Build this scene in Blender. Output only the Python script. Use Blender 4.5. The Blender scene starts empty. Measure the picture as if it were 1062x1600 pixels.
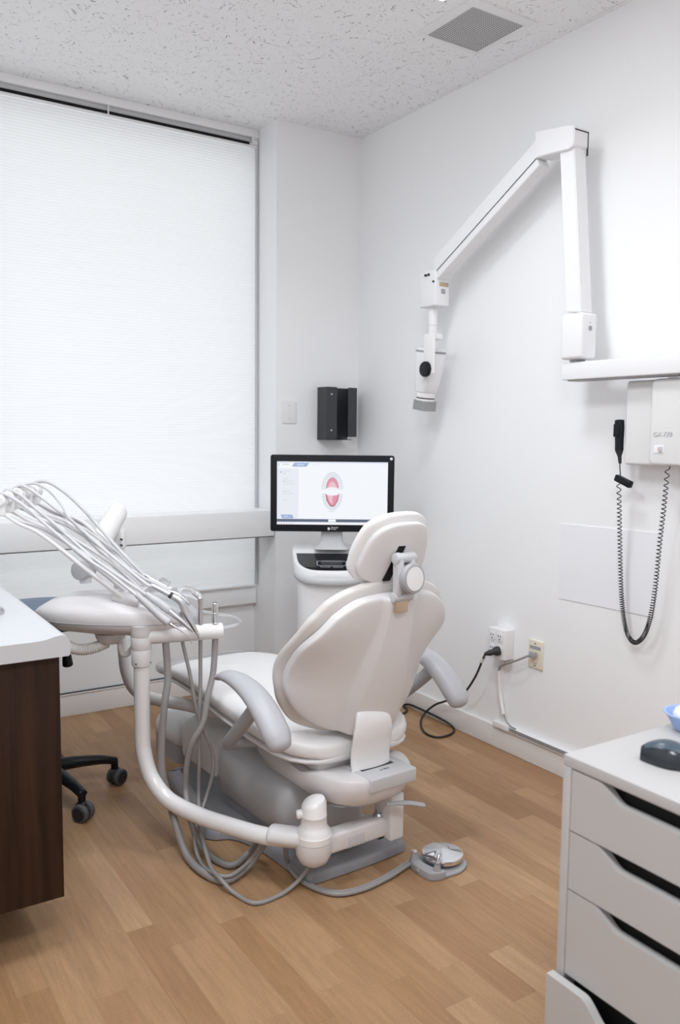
import bpy, bmesh, math, random
from mathutils import Vector, Matrix
random.seed(4)
PI = math.pi
scene = bpy.context.scene
COL = scene.collection

# ------------------------------------------------------------------ materials
def new_mat(name):
    m = bpy.data.materials.new(name); m.use_nodes = True
    nt = m.node_tree; nt.nodes.clear()
    out = nt.nodes.new('ShaderNodeOutputMaterial')
    b = nt.nodes.new('ShaderNodeBsdfPrincipled')
    nt.links.new(b.outputs[0], out.inputs[0])
    return m, nt, b, out

def mat(name, col, rough=0.5, metal=0.0, var=0.03, scale=30.0, bump=0.0, bscale=200.0, spec=0.5, coat=0.0, trans=0.0):
    m, nt, b, out = new_mat(name)
    N, L = nt.nodes, nt.links
    tc = N.new('ShaderNodeTexCoord')
    nz = N.new('ShaderNodeTexNoise'); nz.inputs['Scale'].default_value = scale; nz.inputs['Detail'].default_value = 3
    L.new(tc.outputs['Object'], nz.inputs['Vector'])
    mx = N.new('ShaderNodeMix'); mx.data_type = 'RGBA'
    mx.inputs['A'].default_value = (*[c*(1-var) for c in col], 1)
    mx.inputs['B'].default_value = (*[min(1, c*(1+var)) for c in col], 1)
    L.new(nz.outputs['Fac'], mx.inputs['Factor']); L.new(mx.outputs['Result'], b.inputs['Base Color'])
    b.inputs['Roughness'].default_value = rough; b.inputs['Metallic'].default_value = metal
    b.inputs['Specular IOR Level'].default_value = spec
    b.inputs['Coat Weight'].default_value = coat
    b.inputs['Transmission Weight'].default_value = trans
    if bump:
        n2 = N.new('ShaderNodeTexNoise'); n2.inputs['Scale'].default_value = bscale; n2.inputs['Detail'].default_value = 4
        L.new(tc.outputs['Object'], n2.inputs['Vector'])
        bp = N.new('ShaderNodeBump'); bp.inputs['Strength'].default_value = bump; bp.inputs['Distance'].default_value = 0.002
        L.new(n2.outputs['Fac'], bp.inputs['Height']); L.new(bp.outputs[0], b.inputs['Normal'])
    return m

def emis(name, col, strength):
    m, nt, b, out = new_mat(name)
    b.inputs['Base Color'].default_value = (0.02, 0.02, 0.02, 1)
    b.inputs['Emission Color'].default_value = (*col, 1); b.inputs['Emission Strength'].default_value = strength
    b.inputs['Roughness'].default_value = 0.3
    return m

def math_node(nt, op, a, b=None, c=None):
    n = nt.nodes.new('ShaderNodeMath'); n.operation = op
    for i, v in enumerate((a, b, c)):
        if v is None: continue
        if isinstance(v, (int, float)): n.inputs[i].default_value = v
        else: nt.links.new(v, n.inputs[i])
    return n.outputs[0]

def floor_mat():
    m, nt, b, out = new_mat('oak_strip_vinyl')
    N, L = nt.nodes, nt.links
    tc = N.new('ShaderNodeTexCoord'); sp = N.new('ShaderNodeSeparateXYZ'); L.new(tc.outputs['Object'], sp.inputs[0])
    w, ln = 0.074, 0.46
    u = math_node(nt, 'DIVIDE', sp.outputs['X'], w); row = math_node(nt, 'FLOOR', u); fu = math_node(nt, 'FRACT', u)
    wn = N.new('ShaderNodeTexWhiteNoise'); wn.noise_dimensions = '1D'; L.new(row, wn.inputs['W'])
    v = math_node(nt, 'ADD', math_node(nt, 'DIVIDE', sp.outputs['Y'], ln), math_node(nt, 'MULTIPLY', wn.outputs['Value'], 7.0))
    pl = math_node(nt, 'FLOOR', v); fv = math_node(nt, 'FRACT', v)
    cb = N.new('ShaderNodeCombineXYZ'); L.new(row, cb.inputs[0]); L.new(pl, cb.inputs[1])
    w2 = N.new('ShaderNodeTexWhiteNoise'); w2.noise_dimensions = '2D'; L.new(cb.outputs[0], w2.inputs['Vector'])
    rp = N.new('ShaderNodeValToRGB'); L.new(w2.outputs['Value'], rp.inputs[0])
    e = rp.color_ramp.elements
    e[0].position = 0.0; e[0].color = (*FLOOR_A, 1); e[1].position = 1.0; e[1].color = (*FLOOR_B, 1)
    mp = N.new('ShaderNodeMapping'); mp.inputs['Scale'].default_value = (70, 5, 1); L.new(tc.outputs['Object'], mp.inputs[0])
    off = N.new('ShaderNodeVectorMath'); off.operation = 'ADD'; L.new(mp.outputs[0], off.inputs[0]); L.new(w2.outputs['Color'], off.inputs[1])
    g = N.new('ShaderNodeTexNoise'); g.inputs['Scale'].default_value = 1.0; g.inputs['Detail'].default_value = 6; g.inputs['Roughness'].default_value = 0.7
    L.new(off.outputs[0], g.inputs['Vector'])
    fl = N.new('ShaderNodeTexNoise'); fl.inputs['Scale'].default_value = 260; fl.inputs['Detail'].default_value = 2
    mp2 = N.new('ShaderNodeMapping'); mp2.inputs['Scale'].default_value = (1.6, 0.5, 1); L.new(tc.outputs['Object'], mp2.inputs[0]); L.new(mp2.outputs[0], fl.inputs['Vector'])
    k = math_node(nt, 'MULTIPLY_ADD', g.outputs['Fac'], 0.80, 0.60)
    k2 = math_node(nt, 'MULTIPLY_ADD', fl.outputs['Fac'], 0.42, 0.79)
    kk = math_node(nt, 'MULTIPLY', k, k2)
    su = math_node(nt, 'LESS_THAN', fu, 0.018); sv = math_node(nt, 'LESS_THAN', fv, 0.005)
    seam = math_node(nt, 'MULTIPLY_ADD', math_node(nt, 'MAXIMUM', su, sv), -0.12, 1.0)
    kk = math_node(nt, 'MULTIPLY', kk, seam)
    vm = N.new('ShaderNodeVectorMath'); vm.operation = 'SCALE'; L.new(rp.outputs[0], vm.inputs[0]); L.new(kk, vm.inputs['Scale'])
    L.new(vm.outputs[0], b.inputs['Base Color'])
    b.inputs['Roughness'].default_value = 0.42; b.inputs['Specular IOR Level'].default_value = 0.35
    bp = N.new('ShaderNodeBump'); bp.inputs['Strength'].default_value = 0.08; bp.inputs['Distance'].default_value = 0.001
    L.new(g.outputs['Fac'], bp.inputs['Height']); L.new(bp.outputs[0], b.inputs['Normal'])
    return m

def ceiling_mat():
    m, nt, b, out = new_mat('fissured_tile')
    N, L = nt.nodes, nt.links
    tc = N.new('ShaderNodeTexCoord'); sp = N.new('ShaderNodeSeparateXYZ'); L.new(tc.outputs['Object'], sp.inputs[0])
    def fiss(scale, sx, sy, rot, thr):
        mp = N.new('ShaderNodeMapping'); mp.inputs['Scale'].default_value = (sx, sy, 1); mp.inputs['Rotation'].default_value = (0, 0, rot)
        wp = N.new('ShaderNodeTexNoise'); wp.inputs['Scale'].default_value = 9; wp.inputs['Detail'].default_value = 2
        L.new(tc.outputs['Object'], wp.inputs['Vector'])
        ad = N.new('ShaderNodeVectorMath'); ad.operation = 'MULTIPLY_ADD'; ad.inputs[1].default_value = (0.16, 0.16, 0)
        L.new(wp.outputs['Color'], ad.inputs[0]); L.new(tc.outputs['Object'], ad.inputs[2])
        L.new(ad.outputs[0], mp.inputs[0])
        n = N.new('ShaderNodeTexNoise'); n.inputs['Scale'].default_value = scale; n.inputs['Detail'].default_value = 4; n.inputs['Roughness'].default_value = 0.6
        L.new(mp.outputs[0], n.inputs['Vector'])
        mr = N.new('ShaderNodeMapRange'); mr.inputs['From Min'].default_value = thr; mr.inputs['From Max'].default_value = thr + 0.035
        L.new(n.outputs['Fac'], mr.inputs['Value'])
        return mr.outputs['Result']
    f1 = fiss(120, 1.0, 0.40, 0.3, 0.635)
    f2 = fiss(130, 0.42, 1.0, -0.2, 0.640)
    f3 = fiss(260, 1, 1, 0, 0.66)
    f = math_node(nt, 'MAXIMUM', math_node(nt, 'MAXIMUM', f1, f2), f3)
    T = 0.305
    def seam(ax, off):
        fr = math_node(nt, 'FRACT', math_node(nt, 'DIVIDE', math_node(nt, 'ADD', ax, off), T))
        return math_node(nt, 'LESS_THAN', fr, 0.006)
    sx = seam(sp.outputs['X'], SEAM_X); sy = seam(sp.outputs['Y'], SEAM_Y)
    gate = N.new('ShaderNodeTexNoise'); gate.inputs['Scale'].default_value = 3.1; L.new(tc.outputs['Object'], gate.inputs['Vector'])
    gm = N.new('ShaderNodeMapRange'); gm.inputs['From Min'].default_value = 0.53; gm.inputs['From Max'].default_value = 0.60; L.new(gate.outputs['Fac'], gm.inputs['Value'])
    sm = math_node(nt, 'MULTIPLY', math_node(nt, 'MAXIMUM', sx, sy), math_node(nt, 'MULTIPLY', gm.outputs[0], 0.42))
    tot = math_node(nt, 'MAXIMUM', math_node(nt, 'MULTIPLY', f, 0.72), sm)
    mx = N.new('ShaderNodeMix'); mx.data_type = 'RGBA'
    mx.inputs['A'].default_value = (0.88, 0.88, 0.89, 1); mx.inputs['B'].default_value = (0.16, 0.16, 0.17, 1)
    L.new(tot, mx.inputs['Factor']); L.new(mx.outputs['Result'], b.inputs['Base Color'])
    b.inputs['Roughness'].default_value = 0.95
    bp = N.new('ShaderNodeBump'); bp.inputs['Strength'].default_value = 0.6; bp.inputs['Distance'].default_value = 0.002; bp.invert = True
    L.new(f, bp.inputs['Height']); L.new(bp.outputs[0], b.inputs['Normal'])
    return m

def wood_mat(name, ca, cb, scale=(30, 30, 1.6)):
    m, nt, b, out = new_mat(name)
    N, L = nt.nodes, nt.links
    tc = N.new('ShaderNodeTexCoord'); mp = N.new('ShaderNodeMapping'); mp.inputs['Scale'].default_value = scale
    L.new(tc.outputs['Object'], mp.inputs[0])
    n = N.new('ShaderNodeTexNoise'); n.inputs['Scale'].default_value = 1.0; n.inputs['Detail'].default_value = 7; n.inputs['Roughness'].default_value = 0.65; n.inputs['Distortion'].default_value = 0.6
    L.new(mp.outputs[0], n.inputs['Vector'])
    r = N.new('ShaderNodeValToRGB'); r.color_ramp.elements[0].color = (*ca, 1); r.color_ramp.elements[1].color = (*cb, 1)
    r.color_ramp.elements[0].position = 0.3; r.color_ramp.elements[1].position = 0.72
    L.new(n.outputs['Fac'], r.inputs[0]); L.new(r.outputs[0], b.inputs['Base Color'])
    b.inputs['Roughness'].default_value = 0.55; b.inputs['Specular IOR Level'].default_value = 0.22
    return m

def blind_mat():
    # pleated fabric that lets the daylight outside through
    m = bpy.data.materials.new('blind_fabric'); m.use_nodes = True
    nt = m.node_tree; nt.nodes.clear(); N, L = nt.nodes, nt.links
    out = N.new('ShaderNodeOutputMaterial')
    tc = N.new('ShaderNodeTexCoord')
    nz = N.new('ShaderNodeTexNoise'); nz.inputs['Scale'].default_value = 3.0; nz.inputs['Detail'].default_value = 3
    mp = N.new('ShaderNodeMapping'); mp.inputs['Scale'].default_value = (1.2, 1, 26); L.new(tc.outputs['Object'], mp.inputs[0]); L.new(mp.outputs[0], nz.inputs['Vector'])
    mx = N.new('ShaderNodeMix'); mx.data_type = 'RGBA'
    mx.inputs['A'].default_value = (0.895, 0.905, 0.915, 1); mx.inputs['B'].default_value = (0.925, 0.935, 0.945, 1); L.new(nz.outputs['Fac'], mx.inputs['Factor'])
    d = N.new('ShaderNodeBsdfDiffuse'); t = N.new('ShaderNodeBsdfTranslucent')
    L.new(mx.outputs['Result'], d.inputs[0]); L.new(mx.outputs['Result'], t.inputs[0])
    ms = N.new('ShaderNodeMixShader'); ms.inputs[0].default_value = 0.55
    L.new(d.outputs[0], ms.inputs[1]); L.new(t.outputs[0], ms.inputs[2]); L.new(ms.outputs[0], out.inputs[0])
    return m

def grille_mat():
    m, nt, b, out = new_mat('perforated_plate')
    N, L = nt.nodes, nt.links
    tc = N.new('ShaderNodeTexCoord'); mp = N.new('ShaderNodeMapping'); mp.inputs['Scale'].default_value = (100, 100, 100); L.new(tc.outputs['Object'], mp.inputs[0])
    sp = N.new('ShaderNodeSeparateXYZ'); L.new(mp.outputs[0], sp.inputs[0])
    fx = math_node(nt, 'ABSOLUTE', math_node(nt, 'SUBTRACT', math_node(nt, 'FRACT', sp.outputs['X']), 0.5))
    fy = math_node(nt, 'ABSOLUTE', math_node(nt, 'SUBTRACT', math_node(nt, 'FRACT', sp.outputs['Y']), 0.5))
    hole = math_node(nt, 'LESS_THAN', math_node(nt, 'MAXIMUM', fx, fy), 0.36)
    mx = N.new('ShaderNodeMix'); mx.data_type = 'RGBA'
    mx.inputs['A'].default_value = (0.72, 0.72, 0.73, 1); mx.inputs['B'].default_value = (0.10, 0.095, 0.09, 1)
    L.new(hole, mx.inputs['Factor']); L.new(mx.outputs['Result'], b.inputs['Base Color']); b.inputs['Roughness'].default_value = 0.5
    return m

#PARAMS
FLOOR_A_T = (0.300, 0.165, 0.081); FLOOR_B_T = (0.41, 0.253, 0.138)
SEAM_X, SEAM_Y = 0.305*10 - 0.863 + 0.001, 0.305*20 - 3.53
WORLD = 0.99; EXPO = 0.32; LAMP1 = 2.2
LCOL = (0.92, 0.96, 1.0)
LIGHTS = [(1.42, 2.01, 5.5, 140, 0.28), (1.577, 0.055, 7, 165, 0.6), (0.305, 1.855, 16.5, 180, 0.6), (0.305, 0.055, 25, 180, 0.6)]  # first lies under the panel; the rest are added unseen fill lamps

FLOOR_A = FLOOR_A_T; FLOOR_B = FLOOR_B_T

M = {}
M['wall'] = mat('painted_wall', (0.885, 0.89, 0.90), 0.6, var=0.006, scale=2, bump=0.12, bscale=160)
M['pier'] = M['wall']
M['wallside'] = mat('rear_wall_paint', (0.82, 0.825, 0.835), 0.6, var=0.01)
M['trim'] = mat('trim_paint', (0.88, 0.88, 0.885), 0.4, var=0.01)
M['base'] = mat('baseboard_paint', (0.80, 0.78, 0.765), 0.45, var=0.01)
M['blind'] = blind_mat()
M['grille'] = grille_mat()
M['vent'] = mat('vent_enamel', (0.82, 0.82, 0.83), 0.4, var=0.01)
M['shell'] = mat('ivory_plastic', (0.70, 0.68, 0.682), 0.38, var=0.012)
M['vinyl'] = mat('upholstery', (0.77, 0.76, 0.755), 0.42, var=0.02, scale=14, bump=0.08, bscale=60)
M['vinylside'] = mat('upholstery_side', (0.66, 0.63, 0.61), 0.45, var=0.03, scale=14, bump=0.15, bscale=40)
M['white'] = mat('white_plastic', (0.82, 0.81, 0.81), 0.3, var=0.01)
M['tubew'] = mat('enamel_tube', (0.78, 0.765, 0.765), 0.25, var=0.01, coat=0.3)
M['arm'] = mat('armrest_plastic', (0.45, 0.45, 0.475), 0.4, var=0.012)
M['lgrey'] = mat('light_grey_plastic', (0.55, 0.555, 0.57), 0.42, var=0.015)
M['mgrey'] = mat('mid_grey_plastic', (0.36, 0.36, 0.375), 0.42, var=0.015)
M['dgrey'] = mat('base_grey', (0.25, 0.25, 0.265), 0.4, var=0.02, coat=0.15)
M['hose'] = mat('grey_hose', (0.29, 0.275, 0.27), 0.42, var=0.02)
M['hoselt'] = mat('light_hose', (0.62, 0.615, 0.635), 0.4, var=0.02)
M['rod'] = mat('whip_rod_enamel', (0.72, 0.70, 0.70), 0.3, var=0.01)
M['chrome'] = mat('chrome', (0.80, 0.81, 0.83), 0.08, 1.0, var=0.0)
M['steel'] = mat('satin_steel', (0.66, 0.66, 0.68), 0.28, 1.0, var=0.02)
M['black'] = mat('black_plastic', (0.008, 0.009, 0.012), 0.3, var=0.1, spec=0.22)
M['rubber'] = mat('black_rubber', (0.018, 0.018, 0.02), 0.55, var=0.1)
M['tyre'] = mat('grey_tyre', (0.10, 0.10, 0.105), 0.6, var=0.05)
M['charcoal'] = mat('charcoal_metal', (0.045, 0.049, 0.056), 0.4, var=0.05, metal=0.2)
M['lab'] = mat('laminate_white', (0.49, 0.479, 0.474), 0.35, var=0.006)
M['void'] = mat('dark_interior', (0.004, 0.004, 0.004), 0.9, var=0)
M['walnut'] = wood_mat('walnut_laminate', (0.016, 0.007, 0.004), (0.050, 0.023, 0.012))
M['counter'] = mat('solid_surface', (0.56, 0.57, 0.59), 0.25, var=0.01)
M['blue'] = mat('blue_rubber', (0.34, 0.46, 0.78), 0.4, var=0.03)
M['plaster'] = mat('white_plaster', (0.82, 0.82, 0.85), 0.7, var=0.03)
M['seatblue'] = mat('slate_vinyl', (0.10, 0.16, 0.26), 0.4, var=0.05)
M['cream'] = mat('cream_plastic', (0.78, 0.72, 0.60), 0.4, var=0.01)
M['label'] = mat('grey_label', (0.35, 0.35, 0.36), 0.5, var=0.1)
M['gap'] = mat('seam_shadow_line', (0.05, 0.05, 0.055), 0.7, var=0)
M['paper'] = mat('white_sheet', (0.86, 0.87, 0.91), 0.45, var=0.005)
M['xbox'] = mat('xray_enamel', (0.74, 0.735, 0.73), 0.38, var=0.008)
M['xarm'] = mat('xray_arm_enamel', (0.83, 0.83, 0.84), 0.33, var=0.006)
M['collim'] = mat('lead_grey_plastic', (0.30, 0.30, 0.30), 0.45, var=0.06, scale=120)
M['orange'] = mat('orange_mark', (0.75, 0.28, 0.10), 0.5, var=0.02)
M['brass'] = mat('bronze_bracket', (0.55, 0.42, 0.30), 0.3, 0.6, var=0.05)
M['glass'] = mat('black_touch_glass', (0.018, 0.018, 0.021), 0.08, var=0.0)
M['clear'] = mat('clear_acrylic', (0.93, 0.94, 0.95), 0.08, var=0.0, trans=0.85)
M['tealblack'] = mat('mouse_shell', (0.018, 0.022, 0.028), 0.22, var=0.05)
M['mousetop'] = mat('mouse_top', (0.06, 0.085, 0.115), 0.3, var=0.05)
M['scr_white'] = emis('screen_white', (0.93, 0.955, 1.0), 0.74)
M['scr_pale'] = emis('screen_pale_blue', (0.78, 0.84, 0.97), 0.703)
M['scr_side'] = emis('screen_side_panel', (0.87, 0.90, 0.97), 0.703)
M['scr_blue'] = emis('screen_blue', (0.36, 0.47, 0.74), 0.703)
M['scr_navy'] = emis('screen_navy', (0.10, 0.13, 0.20), 0.74)
M['scr_grey'] = emis('screen_grey', (0.52, 0.55, 0.62), 0.74)
M['scr_tooth'] = emis('screen_tooth', (0.80, 0.85, 0.90), 0.74)
M['scr_toothline'] = emis('screen_tooth_line', (0.42, 0.48, 0.56), 0.74)
M['scr_pink'] = emis('screen_pink', (0.78, 0.30, 0.42), 0.74)
M['scr_pale_pink'] = emis('screen_pale_pink', (0.85, 0.55, 0.62), 0.74)
M['scr_dpink'] = emis('screen_deep_pink', (0.45, 0.10, 0.17), 0.74)
M['logo'] = mat('logo_white', (0.85, 0.85, 0.85), 0.5, var=0)
M['logodk'] = mat('logo_dark', (0.05, 0.05, 0.06), 0.5, var=0)
M['lampglow'] = emis('lamp_lens', (0.97, 0.985, 1.0), LAMP1)
M['floor'] = floor_mat()
M['ceil'] = ceiling_mat()

# ------------------------------------------------------------------ object helpers
def link_props(o, label=None, cat=None, group=None, kind=None):
    if label: o['label'] = label
    if cat: o['category'] = cat
    if group: o['group'] = group
    if kind: o['kind'] = kind
    return o

def thing(name, label, cat, loc=(0, 0, 0), rotz=0.0, group=None):
    o = bpy.data.objects.new(name, None); COL.objects.link(o)
    o.empty_display_size = 0.05
    o.location = loc; o.rotation_euler = (0, 0, rotz)
    o['base'] = 0
    del o['base']
    return link_props(o, label, cat, group)

def tmat(t):
    return Matrix.Translation(t.location) @ Matrix.Rotation(t.rotation_euler.z, 4, 'Z')

def obj(name, bm, m, parent=None, world=False, sharp=38, smooth=True, label=None):
    """link a bmesh as one mesh object; world=True keeps world coordinates under a moved parent"""
    bmesh.ops.remove_doubles(bm, verts=bm.verts, dist=1e-6)
    bmesh.ops.recalc_face_normals(bm, faces=bm.faces)
    if smooth:
        ca = math.radians(sharp)
        for f in bm.faces: f.smooth = True
        for e in bm.edges:
            if len(e.link_faces) == 2:
                e.smooth = e.calc_face_angle(0) < ca
    me = bpy.data.meshes.new(name); bm.to_mesh(me); bm.free()
    o = bpy.data.objects.new(name, me); COL.objects.link(o)
    for mm in (m if isinstance(m, (list, tuple)) else [m]): me.materials.append(mm)
    if parent:
        o.parent = parent
        if world: o.matrix_parent_inverse = tmat(parent).inverted()
    if label: o['label'] = label
    return o

def solo(name, bm, m, label, cat, group=None, **k):
    return link_props(obj(name, bm, m, **k), label, cat, group)

def struct(name, bm, m, parent=None, **k):
    o = obj(name, bm, m, parent, **k)
    if not parent: o['kind'] = 'structure'
    return o

# ------------------------------------------------------------------ shape helpers
def B(): return bmesh.new()

def join(bm, src, mx=None, mi=0):
    if mx is not None: bmesh.ops.transform(src, matrix=mx, verts=src.verts)
    mp = {v: bm.verts.new(v.co) for v in src.verts}
    for f in src.faces:
        try:
            nf = bm.faces.new([mp[v] for v in f.verts]); nf.material_index = mi
        except ValueError: pass
    src.free()

def box(bm, lo, hi, bev=0.0, seg=3, mx=None, mi=0):
    t = bmesh.new(); bmesh.ops.create_cube(t, size=1)
    lo, hi = Vector(lo), Vector(hi); c, s = (lo+hi)/2, hi-lo
    for v in t.verts: v.co = Vector((v.co.x*s.x, v.co.y*s.y, v.co.z*s.z)) + c
    if bev > 0: bmesh.ops.bevel(t, geom=list(t.edges), offset=min(bev, min(s)*0.49), segments=seg, profile=0.5, affect='EDGES', clamp_overlap=True)
    join(bm, t, mx, mi)

def loft(bm, rings, cap=True, closed=True, mi=0, round_trip=False):
    vs = [[bm.verts.new(p) for p in r] for r in rings]
    n = len(rings[0]); R = len(vs)
    for i in range(R if round_trip else R-1):
        a, b = vs[i], vs[(i+1) % R]
        for j in range(n if closed else n-1):
            k = (j+1) % n
            try: bm.faces.new((a[j], a[k], b[k], b[j])).material_index = mi
            except ValueError: pass
    if cap and not round_trip:
        for r in (vs[0], vs[-1]):
            try: bm.faces.new(r).material_index = mi
            except ValueError: pass
    return vs

def catmull(pts, n=8):
    P = [Vector(p) for p in pts]
    if len(P) < 3: return P
    P = [P[0]*2-P[1]] + P + [P[-1]*2-P[-2]]
    out = []
    for i in range(1, len(P)-2):
        p0, p1, p2, p3 = P[i-1:i+3]
        for k in range(n):
            t = k/n
            out.append(0.5*((2*p1)+(p2-p0)*t+(2*p0-5*p1+4*p2-p3)*t*t+(3*p1-p0-3*p2+p3)*t**3))
    out.append(P[-2]); return out

def lerp_list(vals, m):
    out = []
    for i in range(m):
        x = i/(m-1)*(len(vals)-1); k = min(int(x), len(vals)-2); f = x-k
        out.append(vals[k]*(1-f)+vals[k+1]*f)
    return out

def frames(P, up=None):
    T = []
    for i in range(len(P)):
        d = P[min(i+1, len(P)-1)]-P[max(i-1, 0)]
        T.append(d.normalized() if d.length > 1e-9 else Vector((0, 0, 1)))
    if up is None:
        a = Vector((0, 0, 1)) if abs(T[0].z) < 0.9 else Vector((1, 0, 0))
        n = (a - T[0]*a.dot(T[0])).normalized()
        out = []
        for t in T:
            n = (n - t*n.dot(t)).normalized(); out.append((t, n, t.cross(n)))
        return out
    out = []
    up = Vector(up)
    for t in T:
        n = (up - t*up.dot(t)).normalized(); out.append((t, n, t.cross(n)))
    return out

def tube(bm, pts, r, seg=12, sm=8, up=None, r2=None, ends=True, mi=0):
    """sweep of an ellipse (r along 'up', r2 across) along a smooth path"""
    P = catmull(pts, sm) if sm else [Vector(p) for p in pts]
    n = len(P)
    R1 = lerp_list(r, n) if isinstance(r, (list, tuple)) else [r]*n
    R2 = R1 if r2 is None else (lerp_list(r2, n) if isinstance(r2, (list, tuple)) else [r2]*n)
    F = frames(P, up); rings = []
    def ring(p, f, a, b): return [p + f[1]*(a*math.cos(2*PI*k/seg)) + f[2]*(b*math.sin(2*PI*k/seg)) for k in range(seg)]
    if ends:
        for q in (0.25, 0.6, 0.88): rings.append(ring(P[0]-F[0][0]*(min(R1[0], R2[0])*math.sqrt(1-q*q)*ends), F[0], R1[0]*q, R2[0]*q))
    for i in range(n): rings.append(ring(P[i], F[i], R1[i], R2[i]))
    if ends:
        for q in (0.88, 0.6, 0.25): rings.append(ring(P[-1]+F[-1][0]*(min(R1[-1], R2[-1])*math.sqrt(1-q*q)*ends), F[-1], R1[-1]*q, R2[-1]*q))
    loft(bm, rings, mi=mi)

def lathe(bm, prof, mx=None, seg=32, mi=0):
    t = bmesh.new()
    rings = [[Vector((max(r, 1e-5)*math.cos(2*PI*k/seg), max(r, 1e-5)*math.sin(2*PI*k/seg), z)) for k in range(seg)] for r, z in prof]
    loft(t, rings); join(bm, t, mx, mi)

def axis_m(p, d):
    """matrix taking local +z to direction d at point p"""
    return Matrix.Translation(Vector(p)) @ Vector(d).normalized().to_track_quat('Z', 'Y').to_matrix().to_4x4()

def cyl(bm, a, b, r, r2=None, seg=24, bev=0.0, mi=0):
    a, b = Vector(a), Vector(b); h = (b-a).length; r2 = r if r2 is None else r2
    e = min(bev, h*0.4, r*0.9)
    prof = [(0, 0), (r-e, 0), (r-e*0.3, e*0.3), (r, e), (r2, h-e), (r2-e*0.3, h-e*0.3), (r2-e, h), (0, h)] if e > 0 else [(0, 0), (r, 0), (r2, h), (0, h)]
    lathe(bm, prof, axis_m(a, b-a), seg, mi)

def rrect(w, d, rad, n=6, cx=0, cy=0):
    """rounded rectangle outline, half sizes w,d"""
    out = []
    rad = min(rad, w*0.999, d*0.999)
    for k, (sx, sy) in enumerate(((1, 1), (-1, 1), (-1, -1), (1, -1))):
        for i in range(n+1):
            a = k*PI/2 + i/n*PI/2
            out.append((cx+sx*(w-rad)+rad*math.cos(a), cy+sy*(d-rad)+rad*math.sin(a)))
    return out

def stack(bm, levels, mx=None, mi=0):
    """levels = [(outline2d, z)], same point count: lofted body"""
    t = bmesh.new(); loft(t, [[Vector((x, y, z)) for x, y in o] for o, z in levels]); join(bm, t, mx, mi)

def inset(o, d):
    """inset a (roughly convex, CCW) outline by d"""
    n = len(o); out = []
    for i in range(n):
        p, q, r = Vector(o[i-1]), Vector(o[i]), Vector(o[(i+1) % n])
        e = (r-p)
        if e.length < 1e-9: out.append((q.x, q.y)); continue
        e.normalize(); out.append((q.x - e.y*d, q.y + e.x*d))
    return out

def slab(bm, o, z0, z1, bev=0.004, mx=None, mi=0, seg=3, both=True):
    lv = []
    for i in range(seg+1 if both else 0):
        a = i/seg*PI/2; lv.append((inset(o, bev*(1-math.sin(a))), z0+bev*(1-math.cos(a))))
    if not both: lv.append((o, z0))
    for i in range(seg+1):
        a = i/seg*PI/2; lv.append((inset(o, bev*(1-math.cos(a))), z1-bev*(1-math.sin(a))))
    stack(bm, lv, mx, mi)

def smooth_outline(ctrl, n=8):
    """closed catmull-rom through 2D control points"""
    m = len(ctrl); out = []
    for i in range(m):
        p0, p1, p2, p3 = [Vector(ctrl[(i+k-1) % m]) for k in range(4)]
        for k in range(n):
            t = k/n
            q = 0.5*((2*p1)+(p2-p0)*t+(2*p0-5*p1+4*p2-p3)*t*t+(3*p1-p0-3*p2+p3)*t**3)
            out.append((q.x, q.y))
    return out

def pillow(bm, outline, centre, fmap, tb, tf, p=4.0, rings=14, bump=None, mi=0):
    """closed cushion: outline in (r,s); back surface -tb, front +tf, rounded rim; fmap(r,s,off)->xyz"""
    c = Vector(centre)
    rho = [1-(1-i/rings)**1.0 for i in range(rings+1)]
    rho = [math.sin(x*PI/2)**0.8 for x in rho]; rho[0] = 0.0
    def ringpts(q, side):
        out = []
        w = max(0.0, 1-q**p)**(1/p)
        for o in outline:
            v = c+(Vector(o)-c)*max(q, 1e-3)
            off = (-tb if side < 0 else tf)*w
            if bump and side < 0: off -= bump(v.x, v.y)*min(1.0, w*1.4)
            out.append(Vector(fmap(v.x, v.y, off)))
        return out
    rr = [ringpts(q, -1) for q in rho] + [ringpts(q, 1) for q in reversed(rho[:-1])]
    loft(bm, rr, mi=mi)

def superring(x0, hw, z0, z1, n=40, p=3.0, axis='y', cx=0.0):
    """superellipse ring at station x0: half width hw, from z0 to z1"""
    out = []; zc, hz = (z0+z1)/2, (z1-z0)/2
    for k in range(n):
        a = 2*PI*k/n; ca, sa = math.cos(a), math.sin(a)
        x = cx+hw*math.copysign(abs(ca)**(2/p), ca); z = zc+hz*math.copysign(abs(sa)**(2/p), sa)
        out.append(Vector((x, x0, z)) if axis == 'y' else Vector((x0, x, z)))
    return out

def text_bm(s, size, extrude=0.0004, align='LEFT', shear=0.0, space=1.0):
    cu = bpy.data.curves.new('lettering', 'FONT'); cu.body = s; cu.size = size; cu.extrude = extrude; cu.align_x = align; cu.shear = shear; cu.space_character = space
    cu.resolution_u = 3
    o = bpy.data.objects.new('lettering', cu); COL.objects.link(o)
    dg = bpy.context.evaluated_depsgraph_get()
    me = bpy.data.meshes.new_from_object(o.evaluated_get(dg))
    bm = bmesh.new(); bm.from_mesh(me)
    bpy.data.objects.remove(o); bpy.data.curves.remove(cu); bpy.data.meshes.remove(me)
    return bm

def basis(o, x, y, z):
    """matrix with columns x,y,z at origin o"""
    m = Matrix.Identity(4)
    for i, v in enumerate((x, y, z)):
        for k in range(3): m[k][i] = v[k]
    for k in range(3): m[k][3] = o[k]
    return m

def poly(bm, pts, mi=0):
    try:
        f = bm.faces.new([bm.verts.new(p) for p in pts]); f.material_index = mi
    except ValueError: pass

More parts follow.
